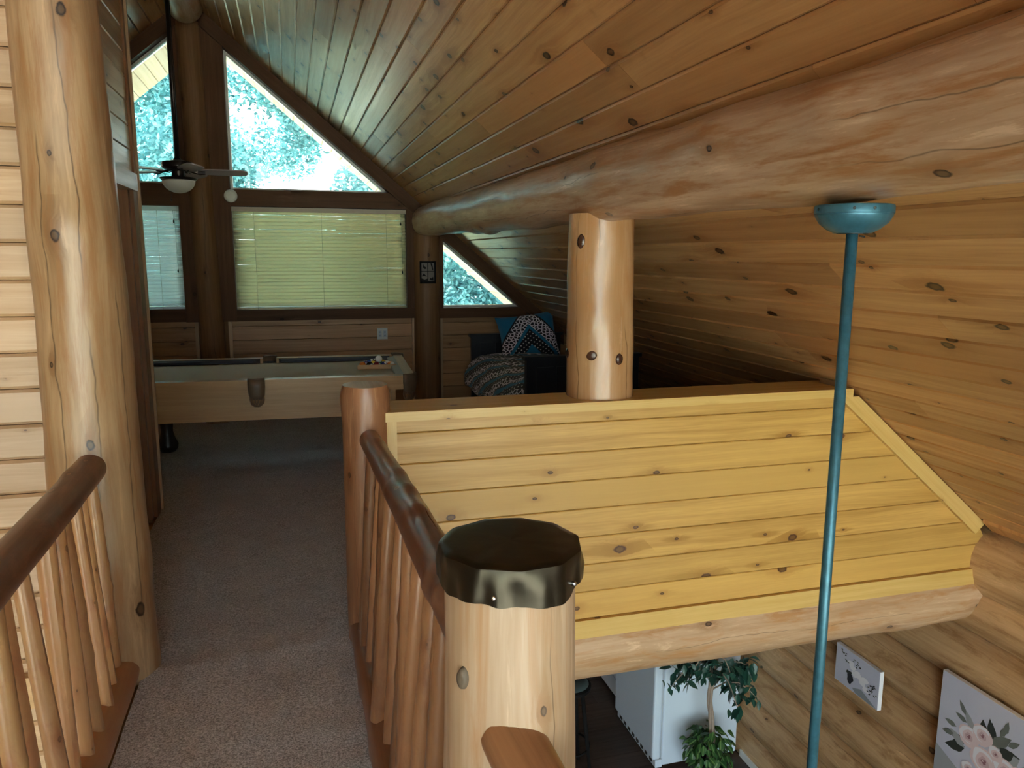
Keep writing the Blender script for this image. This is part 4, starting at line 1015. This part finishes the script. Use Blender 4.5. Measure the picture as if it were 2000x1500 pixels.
# dark stool with a grey-green seat, mostly hidden behind the foreground newel
sx, sy, sz = 1.99, 5.28, -1.80
stl = thing('bar_stool', 'dark stool with grey green round seat half hidden behind the pale newel', 'stool', (sx, sy, LOW))
mb = MB(); mb.lathe([(.15, 0), (.17, .01), (.172, .035), (.155, .045)], (sx, sy, sz), 28); mb.build('seat_rim', 'black', stl, smooth=True, sharp=40)
M['seatpad'] = plain('seat_pad', (.05, .075, .075), .6)
mb = MB(); mb.lathe([(.152, 0), (.148, .012), (.10, .022), (0, .025)], (sx, sy, sz+.042), 28); mb.build('seat', 'seatpad', stl, smooth=True)
for a in range(4):
    an = math.pi/4+a*math.pi/2; mb = MB(); mb.tube([(sx+.11*math.cos(an), sy+.11*math.sin(an), sz), (sx+.20*math.cos(an), sy+.20*math.sin(an), LOW)], [.018, .014], 8); mb.build('leg', 'black', stl, smooth=True)
mb = MB(); mb.tube([(sx+.165*math.cos(t*math.pi/12), sy+.165*math.sin(t*math.pi/12), LOW+.26) for t in range(25)], .009, 6); mb.build('foot_ring', 'black', stl, smooth=True)

def leaf_mesh(name, mat, L, W):
    mb = MB(); pr_ = [(0, 0), (.14, .55), (.38, 1.), (.62, .82), (.85, .36), (1., 0.)]; P, F, U = [], [], []
    for i, (a, w) in enumerate(pr_):
        dr = -.16*a*a*L
        for s in (-1, 0, 1): P.append((a*L, s*w*W/2, dr+(abs(s)*w*W*.16))); 
    for i in range(5):
        for k in range(2):
            q = [i*3+k, (i+1)*3+k, (i+1)*3+k+1, i*3+k+1]; F.append(q); U.append([(pr_[b//3][0], .5+(b % 3-1)*.5*max(.02, pr_[b//3][1])) for b in q])
    mb.add(P, F, U); return mb.build(name, mat, smooth=True)
fx, fy = 3.01, 4.85
pot = thing('potted_ficus', 'artificial ficus tree with a ball of variegated leaves at its foot, before the refrigerator', 'potted plant', (fx, fy, LOW))
mb = MB(); mb.lathe([(.10, 0), (.12, .02), (.15, .20), (.155, .23), (.14, .23), (.13, .18)], (fx, fy, LOW), 28); mb.build('pot', 'pot', pot, smooth=True, sharp=40)
mb = MB()
for ph in (0, 2.1, 4.2):
    mb.tube([(fx+.012*math.cos(ph+i*.55)+.02*math.sin(i*.5), fy+.012*math.sin(ph+i*.55), LOW+.2+i*.062) for i in range(17)], [.015-.0003*i for i in range(17)], 8)
tk = mb.build('trunk', 'ficus_trunk', pot, smooth=True)
mb = MB(); brs = []
q = random.Random(17)
for k in range(16):
    a = q.uniform(0, 2*math.pi); z0_ = LOW+q.uniform(.78, 1.08); rr_ = q.uniform(.16, .40); dzz = q.uniform(-.22, .22)
    pts = [(fx+math.cos(a)*rr_*t, fy+math.sin(a)*rr_*t*(.35 if math.sin(a) > 0 else 1.), z0_+dzz*t+.10*math.sin(t*3.1)) for t in (0, .3, .6, .85, 1.)]
    mb.tube(pts, [.007, .006, .005, .004, .002], 6); brs.append(pts)
mb.build('branch', 'ficus_trunk', pot, smooth=True)
lf = leaf_mesh('leaf', 'ficus_leaf', .086, .044); lf.parent = pot; first = True
def ficus_pose():
    pts = brs[q.randrange(len(brs))]; t = q.uniform(.25, 1.)*4; i = min(3, int(t)); f_ = t-i
    p = Vector(pts[i]).lerp(Vector(pts[i+1]), f_)+Vector((q.gauss(0, .035), q.gauss(0, .035), q.gauss(0, .03)))
    return p-Vector((fx, fy, LOW)), (q.uniform(-.7, .7), q.uniform(.2, 1.35), q.uniform(0, 6.28)), q.uniform(.7, 1.25)
def pothos_pose():
    th, ph = q.uniform(0, 2*math.pi), math.acos(q.uniform(-.75, 1)); R_ = q.uniform(.10, .185)
    return Vector((R_*math.sin(ph)*math.cos(th), R_*math.sin(ph)*math.sin(th), .335+R_*.98*math.cos(ph))), (q.uniform(-.7, .7), q.uniform(.1, 1.3), th+q.uniform(-1.1, 1.1)), q.uniform(.75, 1.25)
def place(o, pose): o.location, o.rotation_euler, s_ = pose[0], pose[1], pose[2]; o.scale = (s_,)*3
for k in range(165):
    o = lf if first else dup(lf, parent=pot); first = False; place(o, ficus_pose())
pf = leaf_mesh('leaf', 'pothos_leaf', .080, .052); pf.parent = pot; first = True
for k in range(130):
    o = pf if first else dup(pf, parent=pot); first = False; place(o, pothos_pose())
def leaf_mass(name, src, mat, pose, n):
    mb = MB(); me = src.data; uvl = me.uv_layers[0].data
    for k in range(n):
        p, r, sc = pose(); T = Matrix.Translation(p) @ Euler(r).to_matrix().to_4x4() @ Matrix.Scale(sc, 4)
        mb.add([T @ v.co for v in me.vertices], [list(f.vertices) for f in me.polygons], [[tuple(uvl[l].uv) for l in f.loop_indices] for f in me.polygons])
    o = mb.build(name, mat, pot, smooth=True, local=True); o['kind'] = 'stuff'
leaf_mass('inner_foliage', lf, 'ficus_leaf', ficus_pose, 220)
leaf_mass('inner_ground_foliage', pf, 'pothos_leaf', pothos_pose, 70)

def ell(cx, cy, rx, ry, n=16, rot=0., wob=0., seed=0):
    r_ = random.Random(seed); out = []
    for k in range(n):
        a = 2*math.pi*k/n; w = 1+wob*math.sin(a*3+seed)+wob*.6*math.sin(a*5+seed*2); x_, y_ = math.cos(a)*rx*w, math.sin(a)*ry*w
        out.append((cx+x_*math.cos(rot)-y_*math.sin(rot), cy+x_*math.sin(rot)+y_*math.cos(rot)))
    return out
def leafp(cx, cy, L, W, rot):
    pts = [(0, 0), (.3, .5), (.65, .42), (1, 0), (.65, -.42), (.3, -.5)]
    return [(cx+a*L*math.cos(rot)-b*W*math.sin(rot), cy+a*L*math.sin(rot)+b*W*math.cos(rot)) for a, b in pts]
def painting(label, ya, yb, z0, z1, xw, shapes):
    """canvas on the log wall facing -X; picture coordinates s to the viewer's right (towards -Y) and t up, 0..1"""
    p = thing('painting', label, 'painting', (xw, (ya+yb)/2, z0))
    mb = MB(); mb.box(xw-.028, xw+.0, yb, ya, z0, z1); mb.build('canvas', 'canvas_edge', p)
    mb = MB(); mb.box(xw-.0288, xw-.0279, yb+.002, ya-.002, z0+.002, z1-.002); mb.build('painted_ground', 'canvas', p)
    mats = []; mb = MB()
    for lay, (mat, poly) in enumerate(shapes):
        if mat not in mats: mats.append(mat)
        poly = [(min(.995, max(.005, s)), min(.995, max(.005, t))) for s, t in poly]
        xx = xw-.029-.00004*lay
        mb.add([(xx, ya+(yb-ya)*s, z0+(z1-z0)*t) for s, t in poly], [list(range(len(poly)))], None, mats.index(mat))
    mb.build('painted_flowers', mats, p)
    return p
S = [('shade', [(.42, .10), (.62, .22), (.98, .02), (.80, .0), (.5, .02)]), ('inky', ell(.36, .30, .07, .15, 14, 0, .12, 1)), ('leafd', ell(.33, .44, .08, .04, 10, .4, .2, 2))]
for k, (s_, t_) in enumerate(((.40, .62), (.52, .55), (.58, .50), (.46, .48), (.64, .40), (.72, .30), (.70, .52), (.36, .70))): S.append(('petalw', ell(s_, t_, .075, .07, 12, k, .12, k)))
q = random.Random(3)
for cx, cy, c in ((.20, .84, 7), (.50, .78, 8), (.82, .46, 9), (.86, .34, 6), (.22, .72, 3)):
    for k in range(c): S.append(('inky' if k % 3 else 'leafm', leafp(cx+q.uniform(-.07, .07), cy+q.uniform(-.07, .07), .06, .03, q.uniform(0, 6.3))))
painting('small lilac painting of white orchids in a dark vase on the log wall', 4.02, 3.62, -1.222, -.962, 3.455, S)
S = [('leafl', [(.0, .28), (.45, .10), (1, .14), (1, 0), (0, 0)])]
q = random.Random(9)
for k in range(26): a = q.uniform(0, 6.3); S.append((q.choice(['leafd', 'leafm', 'leafd', 'leafl']), leafp(.50+.20*math.cos(a), .42+.20*math.sin(a), q.uniform(.14, .24), q.uniform(.07, .12), a+q.uniform(-.6, .6))))
for cx, cy, a in ((.28, .72, 2.2), (.30, .66, 2.9), (.20, .56, 3.1), (.62, .74, 1.1), (.70, .70, .7), (.66, .78, 1.4), (.18, .48, 3.4), (.84, .6, .2)): S.append(('leafm', leafp(cx, cy, .13, .05, a)))
for cx, cy, r_ in ((.33, .55, .105), (.46, .64, .10), (.50, .42, .135), (.70, .47, .12), (.62, .25, .13), (.60, .56, .07), (.84, .50, .09), (.36, .26, .07)):
    S += [('rose', ell(cx, cy, r_, r_*.92, 20, 0, .05, int(cx*99))), ('petalw', ell(cx-.01, cy+.012, r_*.80, r_*.70, 18, .3, .07, int(cx*55))), ('rose', ell(cx+.006, cy, r_*.66, r_*.56, 16, .2, .06, int(cx*31))), ('rose2', ell(cx, cy-.004, r_*.40, r_*.34, 14, .1, .12, 3)), ('rosec', ell(cx, cy, r_*.20, r_*.17, 12, 0, .2, 5)), ('rose', ell(cx-.01, cy+.004, r_*.08, r_*.06, 8))]
painting('large lilac painting of pink roses on the log wall at the right', 3.17, 2.55, -1.31, -.69, 3.458, S)

# ------------------------------------------------------------------ outdoors
m = MB(); m.box(-60, 60, -60, 70, -3.4, -3.2); tag(m.build('ground', 'grass'), 'lawn outside the cabin', None, kind='structure')
m = MB(); m.box(-30, 30, -40, BY-.15, -3.2, -3.17); tag(m.build('bounce_yard', 'gravel'), 'unseen gravel yard added to reflect daylight into the great room windows', None, kind='structure')  # added out of view; its tone sets the daylight reflected indoors
m = MB(); m.box(-20, 20, GY+.3, 12.6, -3.2, -3.17); tag(m.build('bounce_strip', 'bounce_ground'), 'unseen pale gravel strip added to bounce sun up through the gable windows', None, kind='structure')  # added out of view as a sunlit reflector for soffit and ceiling
def tree(label, x, y, h, rad, nleaf, seed):
    t = thing('tree', label, 'tree', (x, y, -3.2), group='trees outside the gable windows'); q = random.Random(seed)
    mb = MB(); mb.log((0, 0, 0), (q.uniform(-.3, .3), 0, h*.55), .11, .05, n=12, rings=16, seed=seed, lump=.1, bend=.15, seam=(0, 1, 0)); mb.build('trunk', 'bark', t, smooth=True, local=True)
    cl = []
    for k in range(46):
        a = q.uniform(0, 6.283); zz = q.uniform(.10, 1.0)*h; rr_ = rad*math.sqrt(max(.05, 1-abs(zz/h-.45)*1.5))*math.sqrt(q.random())
        cl.append((Vector((math.cos(a)*rr_, math.sin(a)*rr_, zz)), q.uniform(.45, .95)))
    P, F = [], []
    for k in range(nleaf):
        c, r_ = cl[q.randrange(len(cl))]
        d = Vector((q.gauss(0, 1), q.gauss(0, 1), q.gauss(0, .8))); d = d.normalized()*r_*q.random()**.4
        p = c+d; e1 = Vector((q.gauss(0, 1), q.gauss(0, 1), q.gauss(0, .6))).normalized(); e2 = e1.cross(Vector((q.gauss(0, 1), q.gauss(0, 1), q.gauss(0, 1)))).normalized()
        l_, w_ = q.uniform(.04, .075), q.uniform(.02, .038); b = len(P)
        P += [p-e1*l_, p+e2*w_, p+e1*l_, p-e2*w_]; F.append([b, b+1, b+2, b+3])
    mb = MB(); mb.add(P, F); f = mb.build('foliage', 'tree_leaf', t, local=True); f['kind'] = 'stuff'
    return t
for i, (lab, x, y, h, rad) in enumerate((('leafy tree seen in the left upper gable window', -3.6, 14.2, 9.6, 2.3), ('leafy tree farther back in the left upper gable window', -3.0, 18.4, 10.6, 2.5), ('leafy tree seen in the upper window next to the tall log', -.9, 15.6, 10.4, 2.5), ('leafy tree seen in the middle of the large upper window', 1.6, 14.4, 9.2, 2.3),
        ('leafy tree farther back behind the large upper window', 2.7, 18.8, 9.8, 2.6), ('leafy tree seen in the lower right corner of the upper window', 4.0, 15.4, 8.6, 2.4), ('leafy tree seen through the triangular window above the bed', 5.6, 13.4, 6.4, 2.2), ('leafy tree glimpsed at the right edge of the triangular window', 8.2, 15.2, 7.4, 2.5))):
    tree(lab, x, y, h, rad, int(7000*h), 300+i)
